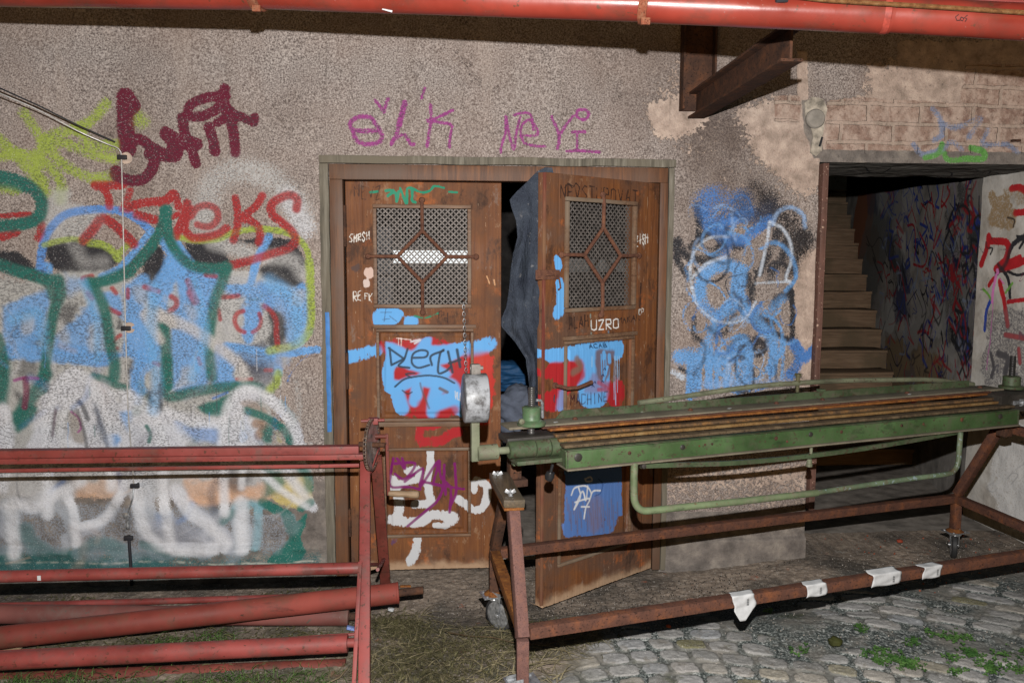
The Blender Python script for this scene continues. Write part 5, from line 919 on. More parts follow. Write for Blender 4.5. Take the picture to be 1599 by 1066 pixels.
# loose crumbs: brick, plaster, pebbles
def crumbs(name, n, area, S, mat, label, cat, seed):
    r = random.Random(seed); bm = bmesh.new()
    for i in range(n):
        x, y = area(r); s_ = r.uniform(*S); M = Matrix.Translation((x, y, gz(x, y)+s_*.35+.003)) @ Euler((r.random()*6, r.random()*6, r.random()*6)).to_matrix().to_4x4()
        res = bmesh.ops.create_icosphere(bm, subdivisions=1, radius=s_)
        for v in res['verts']: v.co = M @ Vector((v.co.x*r.uniform(.6, 1.2), v.co.y*r.uniform(.5, 1), v.co.z*.6))
    me = bpy.data.meshes.new(name); bm.to_mesh(me); bm.free(); tag(link(name, me, mat), label, cat, kind='stuff')
A5 = inpoly([860, 900, 1030, 900, 1260, 880, 1500, 845, 1599, 860, 1599, 1066, 900, 1066, 850, 960]); A6 = inpoly([1280, 850, 1599, 830, 1599, 930, 1400, 940])
crumbs('pebbles', 1100, A5, (.0015, .0048), m_plain('pale_pebble', (142, 134, 126), 1.0, .9, 200, .4), 'pale pebbles and grit scattered over the dirt and cobbles', 'pebbles', 5)
crumbs('brick_crumbs', 60, A6, (.002, .009), m_plain('brick_red_crumb', (140, 80, 60), 1.0, .9, 30, .2), 'red brick crumbs on the floor by the stair opening', 'rubble', 6)
crumbs('dark_grit', 900, inpoly([640, 900, 860, 900, 1030, 900, 1250, 880, 1100, 940, 850, 960, 700, 960]), (.002, .006), m_plain('dark_grit', (64, 58, 52), 1.0, .9), 'dark grit and soil on the ground before the open door', 'grit', 7)
for (x, y, s_, nm, lab, c3) in ((1044, 981, .012, 'brick_fragment', 'small orange brick fragment on the cobbles in front of the trolley', (176, 88, 60)), (1405, 848, .017, 'brick_fragment', 'largest red brick fragment on the floor before the stairs', (148, 66, 46)), (1304, 1008, .03, 'mossy_stone', 'dark mossy stone lying among the cobbles beside the clover', (58, 60, 26))):
    bm = bmesh.new(); bmesh.ops.create_icosphere(bm, subdivisions=3, radius=s_); p = G(x, y, -.0); from mathutils import noise as mn
    for v in bm.verts: v.co += mn.noise_vector(v.co*60)*s_*.3; v.co.z *= .6; v.co += Vector((p[0], p[1], gz(p[0], p[1])+s_*.5+.012))
    me = bpy.data.meshes.new(nm); bm.to_mesh(me); bm.free(); me.shade_smooth(); tag(link(nm, me, m_plain(nm+'_surface', c3, 1.0)), lab, 'stone' if nm[0] == 'm' else 'brick')
tw = MB(); P = [G(x, y, -.02) for x, y in ((542, 1032), (530, 1045), (505, 1055), (470, 1064), (440, 1068))]; tw.tube([(p[0], p[1], gz(p[0], p[1])+.03-.004*i) for i, p in enumerate(P)], [.003, .003, .0025, .002, .0015], 6)
tag(tw.build('twig', leafmat('bare_twig', (120, 104, 80), (150, 134, 108), .9)), 'bent dry twig on the ground at the end of the lowest red roller', 'twig')
tw = MB(); P = [G(x, y, -.02) for x, y in ((700, 990), (730, 1003), (770, 1010), (800, 1018), (850, 1022), (905, 1008))]; tw.tube([(p[0], p[1], gz(p[0], p[1])+.03) for p in P], .0028, 6)
tag(tw.build('twig', leafmat('brown_twig', (74, 60, 44), (98, 82, 60), .9)), 'long dark twig in the withered grass left of the trolley leg', 'twig')
# ------------------------------------------------------------ rusty trolley (local frame u along, v towards the viewer)
TA = math.radians(14.8); TU = np.array([math.cos(TA), math.sin(TA), 0]); TV = np.array([math.sin(TA), -math.cos(TA), 0]); TO = np.array([.133, -.79, 0])
def T(u, v, z): return TO+TU*u+TV*v+np.array([0, 0, z])
def TP(x, y, v): return hit(x, y, TO+TV*v, TV)
def uz(x, y, v): p = TP(x, y, v)-TO; return float(p@TU), float(p[2])
R3 = Matrix((Vector(TU), Vector(-TV), Vector((0, 0, 1)))).transposed()
tr = empty('workshop_trolley', T(1.3, .37, 0), 'rusty steel tube trolley on casters carrying the green bending machine', 'trolley', None, 0)
S = .042
zR = .335
def sq(a, b_, name, mat, w_=S, up=(0, 0, 1)):
    m = MB(); m.beam(a, b_, w_, w_, up, .004); m.subdiv_long(.12); m.jitter(.0012, 8); return m.build(name, mat, tr)
LR, LF, RRp, RF = T(.03, 0, zR), T(-.098, .73, zR), T(2.66, 0, zR), T(2.52, .73, zR)
sq(T(.052, 0, zR), T(2.64, 0, zR), 'rear_rail', RUST); sq(T(-.077, .73, zR-.008), T(2.50, .73, zR-.008), 'front_rail', RUST)
sq(T(.026, .02, zR-.001), T(-.092, .705, zR-.001), 'end_rail', RUST_OR); sq(T(2.655, .024, zR-.001), T(2.525, .705, zR-.001), 'end_rail', RUST)
zA = .70; a0 = T(.035, .20, zA-.03); a1 = T(-.075, .53, zA-.03)
sq(T(.03, 0, .15), T(.03, 0, zR+.021), 'leg', RUST_DK); sq(T(.03, .004, zR+.024), T(.022, .20, zA+.0), 'leg', RUST_DK, S, TU)
sq(T(-.098, .73, .15), T(-.098, .73, zR-.03), 'leg', RUST_GR); sq(T(-.098, .728, zR-.028), T(-.056, .50, zA-.012), 'leg', RUST_GR, S, TU)
sq(T(2.66, 0, .155), T(2.66, 0, zR+.021), 'leg', RUST); sq(T(2.66, .004, zR+.024), T(2.66, .22, zA+.06), 'leg', RUST, S, TU)
sq(T(2.52, .73, .155), T(2.52, .73, zR+.021), 'leg', RUST); sq(T(2.52, .726, zR+.024), T(2.62, .50, zA+.06), 'leg', RUST, S, TU); sq(T(2.66, .20, zA+.08), T(2.62, .52, zA+.08), 'top_bar', RUST, S)
# the two parts of the left top: steel strip with a board on it and wing nuts
P0, P1_ = T(-.012, .19, zA+.012), T(-.062, .53, zA-.0)
m = MB(); m.beam(P0, P1_, .075, .010, (0, 0, 1), .002); m.build('top_plate', RUST_OR, tr)
m = MB(); m.beam(np.array(P0)+[0, 0, .022], np.array(P1_)+[0, 0, .020], .078, .03, (0, 0, 1), .004); m.subdiv_long(.05); m.jitter(.003, 12); m.build('top_board', WOODP, tr)
m = MB(); c = T(-.07, .31, .68)
for (px, py, t) in ((797, 768, .48), (777, 740, .23)):
    p = Vector(TP(px, py, t)); m = MB(); m.lathe(p-Vector((0, 0, .02)), (0, 0, 1), [(0, .012), (.006, .012), (.007, .0085), (.02, .007), (.021, .004), (.032, .004)], 10)
    m.box(p+Vector((-.012, 0, .003)), (.016, .003, .014), Matrix.Rotation(.5, 3, 'Y'), .001); m.box(p+Vector((.012, 0, .003)), (.016, .003, .014), Matrix.Rotation(-.5, 3, 'Y'), .001); m.build('wing_nut', GALV, tr)
m = MB(); m.beam(T(.085, .10, .68), T(.085, .10, .86), .05, .05, TU, .004); m.beam(T(.03, .12, .68), T(.13, .12, .68), .06, .03, (0, 0, 1), .003); m.build('machine_support', RUST_DK, tr)
def caster(u, v, wa, nm_off=.03):
    c = Vector(T(u, v, 0)); gzz = gz(c.x, c.y)+.006; top = .150
    A = bpy.data.objects.new('caster', None); COL.objects.link(A); A.parent = tr; A.location = c-tr.location
    m = MB(); m.box(c+Vector((0, 0, top)), (.115, .09, .005), R3, .0015); m.build('mounting_plate', GALV, A)
    for sx in (-.04, .04):
        for sy in (-.03, .03):
            m = MB(); m.lathe(c+Vector(TU*sx+TV*sy)+Vector((0, 0, top+.002)), (0, 0, 1), [(0, .006), (.004, .006), (.005, .003), (.006, .001)], 8); m.build('bolt', GALV, A)
    wd_ = Vector((math.cos(wa), math.sin(wa), 0)); ax = Vector((-wd_.y, wd_.x, 0)); Rw = (top-gzz)*.47; wc = c+wd_*nm_off+Vector((0, 0, gzz+Rw-c.z))
    m = MB(); m.lathe(c+Vector((0, 0, top-.003)), (0, 0, -1), [(0, .030), (.012, .034), (.018, .026), (.022, .024)], 22)
    for s_ in (-1, 1): m.prism([(-.022, .03), (.028, .03), (.016, -Rw*.95-.0), (.0, -Rw*1.1), (-.014, -Rw*.8)], wc+ax*(s_*.021)+Vector((0, 0, Rw*.98))-wd_*.004, wd_, (0, 0, 1), .003, .0008)
    m.build('fork', GALV, A)
    m = MB(); m.lathe(wc-ax*.014, ax, [(0, Rw*.80), (.001, Rw*.94), (.006, Rw), (.022, Rw), (.027, Rw*.94), (.028, Rw*.80)], 36); m.build('tyre', CASTP, A)
    m = MB(); m.lathe(wc-ax*.0165, ax, [(0, Rw*.25), (.001, Rw*.74), (.003, Rw*.82), (.030, Rw*.82), (.032, Rw*.74), (.033, Rw*.25)], 36); m.lathe(wc-ax*.027, ax, [(0, .004), (.002, .010), (.052, .010), (.054, .004)], 14); m.build('hub', GALV, A)
caster(.03, 0, math.radians(-42)); caster(-.098, .73, math.radians(200)); caster(2.66, 0, math.radians(62), .01); caster(2.52, .73, math.radians(80))
for c4, nm in zip([(o) for o in COL.objects if o.name.startswith('caster')], range(4)): pass
for (px, py) in ((762, 936), (1490, 829)):
    m = MB(); p = T(.03, 0, .153) if px < 1000 else T(2.66, 0, .153); m.lathe(p, (0, 0, 1), [(0, .046), (.004, .040), (.010, .031), (.014, .027)], 22); m.jitter(.003, 30); m.build('weld_bead', RUST_OR, tr)
# paper labels stuck round the front rail
def paper(x0, x1, seed, tail=0, lift=0):
    v0 = .73+S/2+.003; u0, z0_ = uz(x0, 900, v0)[0], 0; u1 = uz(x1, 900, v0)[0]; zc = zR-.008; h = S/2+.003; nu = 14; prof = []
    for t in np.linspace(0, 1, 8): prof.append((.73+h-(1-t)*.04, zc+h+.001+lift*(1-t)*.008))
    for t in np.linspace(.1, 1, 8): prof.append((.73+h+.001, zc+h-t*(2*h)))
    pos = np.zeros((len(prof)+(6 if tail else 0), nu, 3)); rr = np.random.RandomState(seed)
    for j in range(nu):
        s_ = j/(nu-1); uu = u0+(u1-u0)*s_
        for i, (v, z) in enumerate(prof): pos[i, j] = T(uu+.006*math.sin(i*.5+seed), v+.0015*math.sin(s_*7+i), z+.001*math.sin(s_*9))
        if tail:
            for k in range(6): t = (k+1)/6; sh = 1-abs(s_*2-1.1)*t*.95; pos[len(prof)+k, j] = T((u0+(u1-u0)*(.35+(s_-.35)*(1-.75*t))), .73+h+.002+.01*t, zc-h-.045*t)
    me = grid_mesh('paper_label', pos); o = link('paper_label', me, PAPER, tr); so = o.modifiers.new('t', 'SOLIDIFY'); so.thickness = .0006
    m = MB(); ub = u0+(u1-u0)*.72
    for k in range(7): m.box(T(ub+.006*math.sin(4+seed), .73+h+.0032, zc+h-.014-k*.0042), (.010, .0006, .0022 if k % 2 else .0013), R3)
    bc = m.build('barcode', INK, o, world=False); bc.data.transform(Matrix.Translation(-Vector(tr.location)))
    return o
paper(1146, 1180, 1, 1); paper(1260, 1291, 2); paper(1362, 1406, 3, 0, 1); paper(1441, 1469, 4)
# ------------------------------------------------------------ green sheet-bending machine on the trolley
mc = empty('bending_machine', T(1.35, .37, .80), 'long green manual sheet-bending machine resting on the rusty trolley', 'bending machine')
dz = .030/2.35                                     # the beams rise slightly to the right
def Mx(u, v, z): return T(u, v, z+(u-.2)*dz)
UT = Vector(TU*1+np.array([0, 0, dz])).normalized(); RM = Matrix((UT, Vector(-TV), UT.cross(Vector(-TV)))).transposed()
def bar(name, u0, u1, v, z, wd, ht, mat, bev=.002, parent=None, jit=.0008):
    m = MB(); m.beam(Mx(u0, v, z), Mx(u1, v, z), wd, ht, (0, 0, 1), bev); m.subdiv_long(.2)
    if jit: m.jitter(jit, 6)
    return m.build(name, mat, parent or mc)
# lower folding beam: web + lips
lb = bar('lower_beam', .185, 2.53, .42, .838, .010, .066, GREEN_BR); bar('beam_flange', .185, 2.53, .385, .8015, .115, .007, DUST, parent=lb); bar('beam_flange', .185, 2.53, .372, .870, .086, .007, GREEN, parent=lb)
for u in (.187, 2.53): 
    m = MB(); m.prism([(-.0, -.034), (.12, -.034), (.12, .036), (.0, .036)], Mx(u, .428, .838), -TV, (0, 0, 1), .010, .003); m.build('end_plate', GREEN, lb)
def disc(px, py, r_, v, mat, name, par, dep=.005, hole=False):
    p = Vector(TP(px, py, v)); m = MB()
    if hole: m.lathe(p-Vector(TV*.002), TV, [(0, r_), (.0035, r_), (.0036, r_*.7), (.002, r_*.68)], 18)
    else: m.lathe(p-Vector(TV*.002), TV, [(0, r_), (dep*.6, r_), (dep, r_*.75), (dep*1.1, r_*.2)], 16)
    m.build(name, mat, par)
for px, py, r_ in ((903, 714, .017), (983, 707, .008), (1066, 698, .011), (1092, 696, .004), (1101, 694, .005), (1112, 693, .005), (1212, 684, .009), (1266, 678, .011), (1314, 674, .008), (1408, 664, .007), (1442, 662, .006), (1502, 655, .010), (1562, 650, .013)): disc(px, py, r_, .4255, DARK if r_ > .0105 else RUST_DK, 'bolt_hole', lb)
disc(1229, 689, .006, .4255, RUST, 'rivet', lb)
# clamping blades, stepped
bar('clamping_blade', .165, 2.49, .265, .934, .085, .010, RUST_OR); bar('clamping_blade', .175, 2.505, .325, .916, .035, .012, m_rust('brown_worn_blade', (72, 58, 46), (108, 84, 60), (150, 108, 62), .85, 25)); bar('clamping_blade', .180, 2.515, .356, .903, .026, .012, m_rust('yellow_ochre_blade', (100, 76, 50), (142, 108, 66), (158, 130, 88), .8, 25))
bar('clamping_blade', .182, 2.52, .392, .889, .050, .012, m_rust('dusty_dark_blade', (70, 58, 46), (98, 82, 62), (122, 104, 80), .85, 25))
# upper beam: upright web at the back, dusty ledge towards the viewer
m = MB(); uL = uz(866, 650, .16)[0]; prof = [(uL, -.006), (uL+.03, .027), (2.50, .027), (2.50, -.006)]
m.prism([(u, z) for u, z in prof], T(0, .165, .955-.2*dz), UT, (0, 0, 1), .010, .002); m.subdiv_long(.2); m.jitter(.001, 6); ub = m.build('upper_beam', GREEN, mc)
u00 = uz(786, 668, .20)[0]; bar('dusty_ledge', u00, 2.62, .215, .944, .115, .010, DUST, parent=ub); bar('rusty_underside', .14, 2.52, .262, .9395, .05, .007, RUST, parent=ub)
for px, py in ((898, 684-22), (1078, 655-8), (1212, 637), (1284, 629), (1416, 617), (1530, 609)):
    p = TP(px, py, .215); q = uz(px, py, .215)
    m = MB(); c = Mx(q[0], .215, .949); m.lathe(c, (0, 0, 1), [(0, .012), (.004, .012), (.005, .008), (.010, .008), (.0105, .002)], 8); m.build('rusty_bolt', RUST, ub)
# arched truss bar above
pts = [(997, 629), (1060, 620), (1120, 611), (1180, 603), (1245, 598), (1320, 594), (1390, 593), (1455, 593), (1520, 600)]
m = MB(); P = [Vector(TP(x, y, .13)) for x, y in pts]; m.tube(spline([tuple(p) for p in P], 4), .012, 8); 
for v_ in m.bm.verts: pass
tb = m.build('arched_tie_bar', GREEN_PALE, mc)
for (px, py, h_) in ((1003, 638, .03), (1216, 628, .04), (1450, 604, .03), (1282, 612, .03)):
    c = Vector(TP(px, py, .15)); m = MB(); m.box(c, (.03, .03, h_), RM, .003); m.build('tie_bracket', GREEN, tb)
m = MB(); c = Vector(TP(1245, 612, .13)); m.lathe(c, (0, 0, 1), [(0, .008), (.045, .008), (.046, .013), (.055, .013), (.056, .010), (.075, .010), (.076, .017), (.088, .017), (.089, .006)], 8); m.build('adjusting_bolt', m_rust('olive_bolt', (70, 70, 52), (96, 94, 70), (116, 106, 80), .9, 30), tb)
m = MB(); c = Vector(TP(1004, 645, .17)); m.lathe(c-Vector(TV*.01), TV, [(0, .016), (.012, .016), (.018, .010), (.02, .004)], 14); m.build('pivot_pin', GREEN, tb)
# lower bowed tie bar
pts = [(1000, 727), (1060, 725), (1130, 723), (1200, 718), (1265, 711), (1340, 701), (1420, 688), (1495, 674)]
m = MB(); P = spline([tuple(TP(x, y, .40)) for x, y in pts], 4)
for a, b_ in zip(P, P[1:]): m.beam(a, b_, .014, .019, (0, 0, 1), 0)
bt_ = m.build('bowed_tie_bar', GREEN, mc)
m = MB(); m.cyl(TP(1267, 692, .40), TP(1266, 712, .40), .007, 10); m.lathe(TP(1264, 716, .40), (0, 0, -1), [(0, .011), (.02, .011), (.022, .014), (.034, .014), (.036, .006)], 10); m.build('spacer_bolt', GREEN_PALE, bt_)
m = MB(); m.lathe(TP(1004, 727, .42)-TV*.01, TV, [(0, .010), (.02, .010), (.022, .004)], 10); m.build('pivot_pin', DARK, bt_)
# U-shaped pull handle of tube
pl = [(991, 722), (990, 745), (990, 770), (992, 785), (1000, 795), (1014, 797), (1060, 792), (1150, 783), (1276, 769)]; P = spline([tuple(TP(x, y, .43)) for x, y in pl], 5)
m = MB(); m.tube(P, .0150, 14); hd = m.build('pull_handle', m_paint('worn_pale_green_tube', (112, 126, 92), (120, 84, 62), (132, 128, 108), .85, .3, .5, 14, .4), mc)
pl = [(1272, 769.5), (1360, 756), (1430, 746), (1478, 740), (1490, 734), (1496, 722), (1498, 700), (1500, 674)]; P = spline([tuple(TP(x, y, .43)) for x, y in pl], 5)
m = MB(); m.tube(P, .0118, 14); m.build('handle_extension', m_paint('chipped_pale_green_tube', (106, 122, 96), (150, 166, 168), (110, 84, 66), .85, .45, .5, 10, .4), hd)
# left end: screw, collar, bearing, crank with counterweight
su_, sz_ = uz(830, 640, .26); 
def SU(z): return Vector(T(su_, .26, z))
m = MB(); zt2 = uz(830, 605, .26)[1]; prof = []; z = .885
while z < zt2: prof += [(z-.885, .0150), (z-.885+.0035, .0128), (z-.885+.005, .0128)]; z += .0085
prof.append((zt2-.885, .011)); m.lathe(SU(.885), (0, 0, 1), prof, 18); sc1 = m.build('clamp_screw', m_plain('oily_grey_thread', (96, 94, 92), .9, .35, 30, .2, .6), mc)
m = MB(); m.lathe(SU(.950), (0, 0, 1), [(0, .056), (.012, .058), (.016, .052), (.022, .038), (.026, .036), (.060, .038), (.072, .040), (.075, .034), (.076, .02)], 26); m.jitter(.0012, 20); m.build('screw_collar', m_paint('glossy_green_casting', (84, 110, 78), (70, 60, 48), (110, 106, 88), .85, .2, .3, 14, .4), mc)
m = MB(); c = SU(.985); m.tube([c+Vector(TU*.048)+Vector((0, 0, -.01)), c+Vector(TU*.046)+Vector((0, 0, .05)), c+Vector(TU*.040)+Vector((0, 0, .062)), c+Vector(TU*.020)+Vector((0, 0, .064))], .006, 8); m.build('locking_hook', GALV, mc)
m = MB(); m.lathe(SU(.972)-Vector(TU*.052)+Vector(TV*.02), TV, [(0, .012), (.015, .012), (.02, .006)], 12); m.build('collar_stud', GREEN_PALE, mc)
ub0, bz = uz(790, 703, .33); ub1 = uz(878, 696, .33)[0]
def seg(u_0, u_1, r_, name, mat, z=None, v=.33):
    m = MB(); L = (u_1-u_0)*1.0; m.lathe(T(u_0, v, z or bz), UT, [(0, r_*.9), (.003, r_), (L-.003, r_), (L, r_*.9)], 26); m.jitter(.001, 18); return m.build(name, mat, mc)
uA, uB, uC = ub0+.01, uz(835, 700, .33)[0], uz(858, 698, .33)[0]
seg(uA, uB-.001, .034, 'bearing_housing', GREEN); seg(uB+.001, uC-.001, .034, 'bearing_housing', GREEN); seg(uC+.001, ub1+.01, .036, 'bearing_housing', GREEN)
ush = uz(775, 704, .33)[0]; seg(ush-.02, uA+.01, .0145, 'crank_shaft', GREEN_PALE)
m = MB(); m.beam(Mx(uA+.02, .33, bz-.042), Mx(ub1+.02, .33, bz-.042), .10, .016, (0, 0, 1), .003); m.beam(Mx(uA+.03, .29, bz-.055), Mx(ub1+.03, .29, bz-.055), .03, .03, (0, 0, 1), .003); m.build('bearing_bracket', GREEN, mc)
m = MB(); m.beam(Mx(uA+.0, .26, .905), Mx(.2, .26, .905), .12, .022, (0, 0, 1), .003); m.build('slide_block', DARK, mc)
uH0, zH = uz(737, 708, .34); uH1 = uz(776, 706, .34)[0]
m = MB(); m.lathe(T(uH0+.02, .34, zH), UT, [(0, .027), (.003, .030), (uH1-uH0-.02, .030), (uH1-uH0-.018, .026)], 24); m.jitter(.001, 20); m.build('crank_hub', GREEN_PALE, mc)
uc0 = uz(744, 640, .34); m = MB(); m.beam(T(uH0+.012, .34, zH-.03), T(uH0+.012, .34, uc0[1]+.02), .022, .032, TU, .004); m.subdiv_long(.05); m.jitter(.001, 18); m.build('crank_arm', GREEN_PALE, mc)
uw, zw = uz(742, 621, .34); Rw_ = .094; wax = (Matrix.Rotation(math.radians(-9), 3, 'Z') @ Vector(TU)).normalized()
m = MB(); c = Vector(T(uw, .34, zw)); m.lathe(c-wax*.046, wax, [(0, Rw_*.5), (.0005, Rw_*.93), (.003, Rw_*.985), (.006, Rw_), (.086, Rw_), (.089, Rw_*.985), (.0915, Rw_*.93), (.092, Rw_*.5)], 60); m.jitter(.001, 16); cw = m.build('counterweight', SILVER, mc)
m = MB(); m.beam(c+Vector((0, 0, Rw_-.004)), c+Vector((0, 0, Rw_+.036)), .03, .036, TU, .004); m.lathe(c+Vector((0, 0, Rw_+.02))-wax*.02, wax, [(0, .008), (.05, .008)], 10); m.build('weight_lug', m_plain('grey_cast_lug', (130, 124, 118), .75, .5, 30, .25), cw)
m = MB(); p = Vector(TP(855, 742, .36)); m.lathe(p-Vector((0, 0, .0))+Vector((.02, 0, .045)), (-.25, 0, -1), [(0, .006), (.03, .006), (.032, .016), (.05, .020), (.066, .014), (.07, .004)], 16); m.build('clamp_knob', m_plain('shiny_dark_knob', (40, 40, 42), 1, .25), mc)
# right end: second screw, collar and side casting
s2 = uz(1581, 575, .26); m = MB(); prof = []; z = 0
zz0 = uz(1581, 640, .26)[1]; zz1 = uz(1581, 556, .26)[1]
while z < zz1-zz0: prof += [(z, .0145), (z+.0035, .0128), (z+.005, .0128)]; z += .0085
m.lathe(T(s2[0], .26, zz0), (0, 0, 1), prof, 18); m.build('clamp_screw', m_plain('dark_thread', (70, 68, 68), .9, .35, 30, .2, .6), mc)
m = MB(); m.lathe(T(s2[0], .26, uz(1581, 606, .26)[1]), (0, 0, 1), [(0, .056), (.012, .058), (.018, .040), (.06, .040), (.064, .03)], 26); m.build('screw_collar', GREEN, mc)
m = MB(); m.beam(Mx(2.47, .30, .895), Mx(2.85, .30, .895), .17, .085, (0, 0, 1), .006); m.jitter(.002, 10); m.build('side_casting', DARK, mc)
m = MB(); u_, z_ = uz(1590, 628, .38); m.lathe(T(u_-.04, .39, z_), TU, [(0, .010), (.04, .010), (.041, .018), (.07, .018)], 12); m.build('side_bolt', GALV, mc)
m = MB(); m.beam(Mx(2.58, .32, .84), Mx(2.58, .32, .72), .05, .05, TU, .004); m.build('machine_foot', RUST_DK, mc)
for (px, py, sx) in ((1139, 644, .012), (1420, 622, .012), (868, 652, .010)):
    q = uz(px, py, .235); m = MB(); m.box(Mx(q[0], .235, .9497), (sx*1.8, sx, .001), RM @ Matrix.Rotation(.6, 3, 'Z')); m.build('paint_speck', PAPER, mc)
# chain hanging in front of the closed leaf
ch = empty('hanging_chain', W(724, 470, -.06), 'thin steel chain hanging down the closed door leaf behind the silver weight', 'chain')
zt3 = W(724, 474, -.05)[2]; zb3 = W(729, 610, -.05)[2]; n_ = 26
for k in range(n_):
    z = zt3+(zb3-zt3)*k/(n_-1); x = W(724+5*k/(n_-1), 540, -.05)[0]; m = MB(); a = k % 2; L_ = (zt3-zb3)/(n_-1)*.72; pts = []
    for t in range(12):
        an = t/12*2*math.pi; pts.append((x+(math.cos(an)*.0065 if a else 0), -.05+(0 if a else math.cos(an)*.0065), z+math.sin(an)*L_))
    m.tube(pts+[pts[0]], .0016, 6, False); m.build('link', GALV, ch)
m = MB(); m.lathe((W(724, 470, 0)[0], .02, zt3+.02), (0, -1, 0), [(0, .003), (.075, .003), (.076, .007), (.08, .006)], 8); m.build('nail', RUST_DK, ch)
# ------------------------------------------------------------ red roller stand at the left
rs = empty('roller_stand', (-1.2, -.65, gz(-1.2, -.65)), 'red painted roller stand with a hand chain wheel and wooden crank', 'roller stand')
def rb(name, a, b_, w_, h_, mat=RED, up=(0, 0, 1), bev=.003, par=None):
    m = MB(); m.beam(a, b_, w_, h_, up, bev); m.subdiv_long(.2); m.jitter(.001, 6); return m.build(name, mat, par or rs)
YA, ZA = -.57, .665; g0 = gz(-.37, -1.17)
xa = W(571, 735, YA)[0]; xf = -.362; XL = -3.1
rb('leg', (xa, YA, ZA+.03), (xf-.0, -1.17, g0), .045, .030, RED, (0, 1, 0)); rb('leg', (xa+.045, YA+.03, ZA+.05), (W(603, 898, -.22)[0], -.22, gz(-.36, -.22)), .05, .022, RED_RUST, (0, 1, 0))
rb('leg', (XL+.1, YA, ZA+.03), (XL+.1, -1.17, g0), .045, .030, RED, (0, 1, 0)); rb('leg', (XL+.1, YA+.03, ZA+.05), (XL+.1, -.22, gz(-.36, -.22)), .05, .022, RED, (0, 1, 0))
yr, zr_ = -.885, .318; xr = W(562, 888, yr)[0]
m = MB(); m.beam((xr+.002, yr-.0, zr_+.03), (xf-.040, -1.19, g0+.0), .016, .018, (0, 1, 0), .002); m.build('inner_upright', RED, rs)
# rails
zt_ = W(562, 704, YA)[2]; rb('top_rail', (XL, YA, zt_+.001), (W(561, 704, YA)[0], YA, zt_+.002), .05, .050); rb('rail_lip', (XL, YA-.016, zt_-.018), (W(570, 715, YA)[0], YA-.016, zt_-.018), .05, .024)
zq = W(560, 726, YA-.02)[2]; rb('thin_rail', (XL, YA-.02, zq-.004), (W(562, 726, YA)[0], YA-.02, zq), .014, .016)
m = MB(); m.tube([(XL+.1, yr, zr_-.0), (xr+.005, yr, zr_+.004)], .0245, 16); m.build('lower_rail', RED, rs)
zb_ = W(300, 938, -.30)[2]; m = MB(); m.tube([(XL+.1, -.30, zb_-.004), (-.36, -.30, zb_+.01)], .016, 12); m.build('back_rail', RED, rs)
m = MB(); q = W(600, 881, -.28); m.tube([(xf+.02, -.80, .28), (q[0], -.24, .12)], .008, 8); m.build('side_tie', RED, rs); m = MB(); q0 = W(562, 880, -.26); m.tube([(W(575, 881, -.6)[0], -.6, W(575, 881, -.6)[2]), (W(600, 881, -.26)[0], -.26, W(600, 881, -.26)[2])], .009, 8); m.build('side_tie', RED, rs)
# front roller carried by the uprights, and thin tie above
yo, zo = -1.035, .085; x1 = W(543, 1004, yo)[0]; zR0 = W(0, 1031, yo)[2]; xR0 = W(0, 1031, yo)[0]
zz_ = W(543, 1004, yo)[2]
def lineR(x): return zz_+(zR0-zz_)*(x-x1)/(xR0-x1)
m = MB(); m.tube([(XL+.25, yo, lineR(XL+.25)), (x1, yo, zz_)], .036, 28); fr = m.build('front_roller', RED, rs)
m = MB(); m.tube([(x1-.02, yo, zz_+.002), (xf-.03, yo, zz_+.003)], .018, 16); m.build('roller_shaft', RED, fr)
m = MB(); p0, p1 = W(380, 1001, -.97), W(562, 989, -.97); m.tube([(XL+.2, -.97, p0[2]-.03), tuple(p0), tuple(p1)], .007, 8); m.build('thin_tie', RED, rs)
# chain wheel seen nearly edge-on
cwh = Vector(W(581, 694, YA-.03)); ax = Vector((1, -.18, .0)).normalized(); Rs = .112
whl = bpy.data.objects.new('chain_wheel', None); COL.objects.link(whl); whl.parent = rs; whl.location = cwh-rs.location
m = MB(); n_ = 40; uu = ax.orthogonal().normalized(); vv = ax.cross(uu)
m.lathe(cwh-ax*.003, ax, [(0, Rs*.2), (.0005, Rs*.93), (.003, Rs*.96), (.0055, Rs*.93), (.006, Rs*.2)], 56); m.build('sprocket', m_plain('steel_sprocket', (170, 166, 162), 1.0, .3, 30, .3, .6), whl)
m = MB()
for k in range(n_):
    a = 2*math.pi*k/n_; c = cwh+(uu*math.cos(a)+vv*math.sin(a))*Rs; m.lathe(c-ax*.007, ax, [(0, .0045), (.014, .0045)], 8)
    a2 = 2*math.pi*(k+1)/n_; c2 = cwh+(uu*math.cos(a2)+vv*math.sin(a2))*Rs
    for s_ in (-.0065, .0065): m.beam(c+ax*s_, c2+ax*s_, .0018, .009, (c-cwh).normalized(), 0)
m.build('roller_chain', m_plain('rusty_chain', (128, 108, 96), .75, .4, 60, .35, .5), whl)
m = MB(); m.cyl(cwh-ax*.06, cwh+ax*.06, .012, 14); m.build('wheel_axle', RUST_DK, whl)
m = MB(); t0 = cwh+Vector((.0, 0, -Rs)); m.beam(cwh+Vector((.03, -.01, -.02)), Vector(W(577, 745, YA)), .035, .006, ax, .001); m.build('wheel_bracket', RED, rs)
q = Vector(W(583, 657, YA)); m = MB(); m.box(q, (.045, .04, .028), None, .003); m.cyl(q+Vector((-.055, 0, -.0)), q+Vector((.05, 0, .004)), .007, 10); m.build('bearing_block', RED, rs)
q1 = Vector(W(598, 681, YA-.02)); q2 = Vector(W(604, 681, YA-.02)); q3 = Vector(W(607, 770, YA-.02))
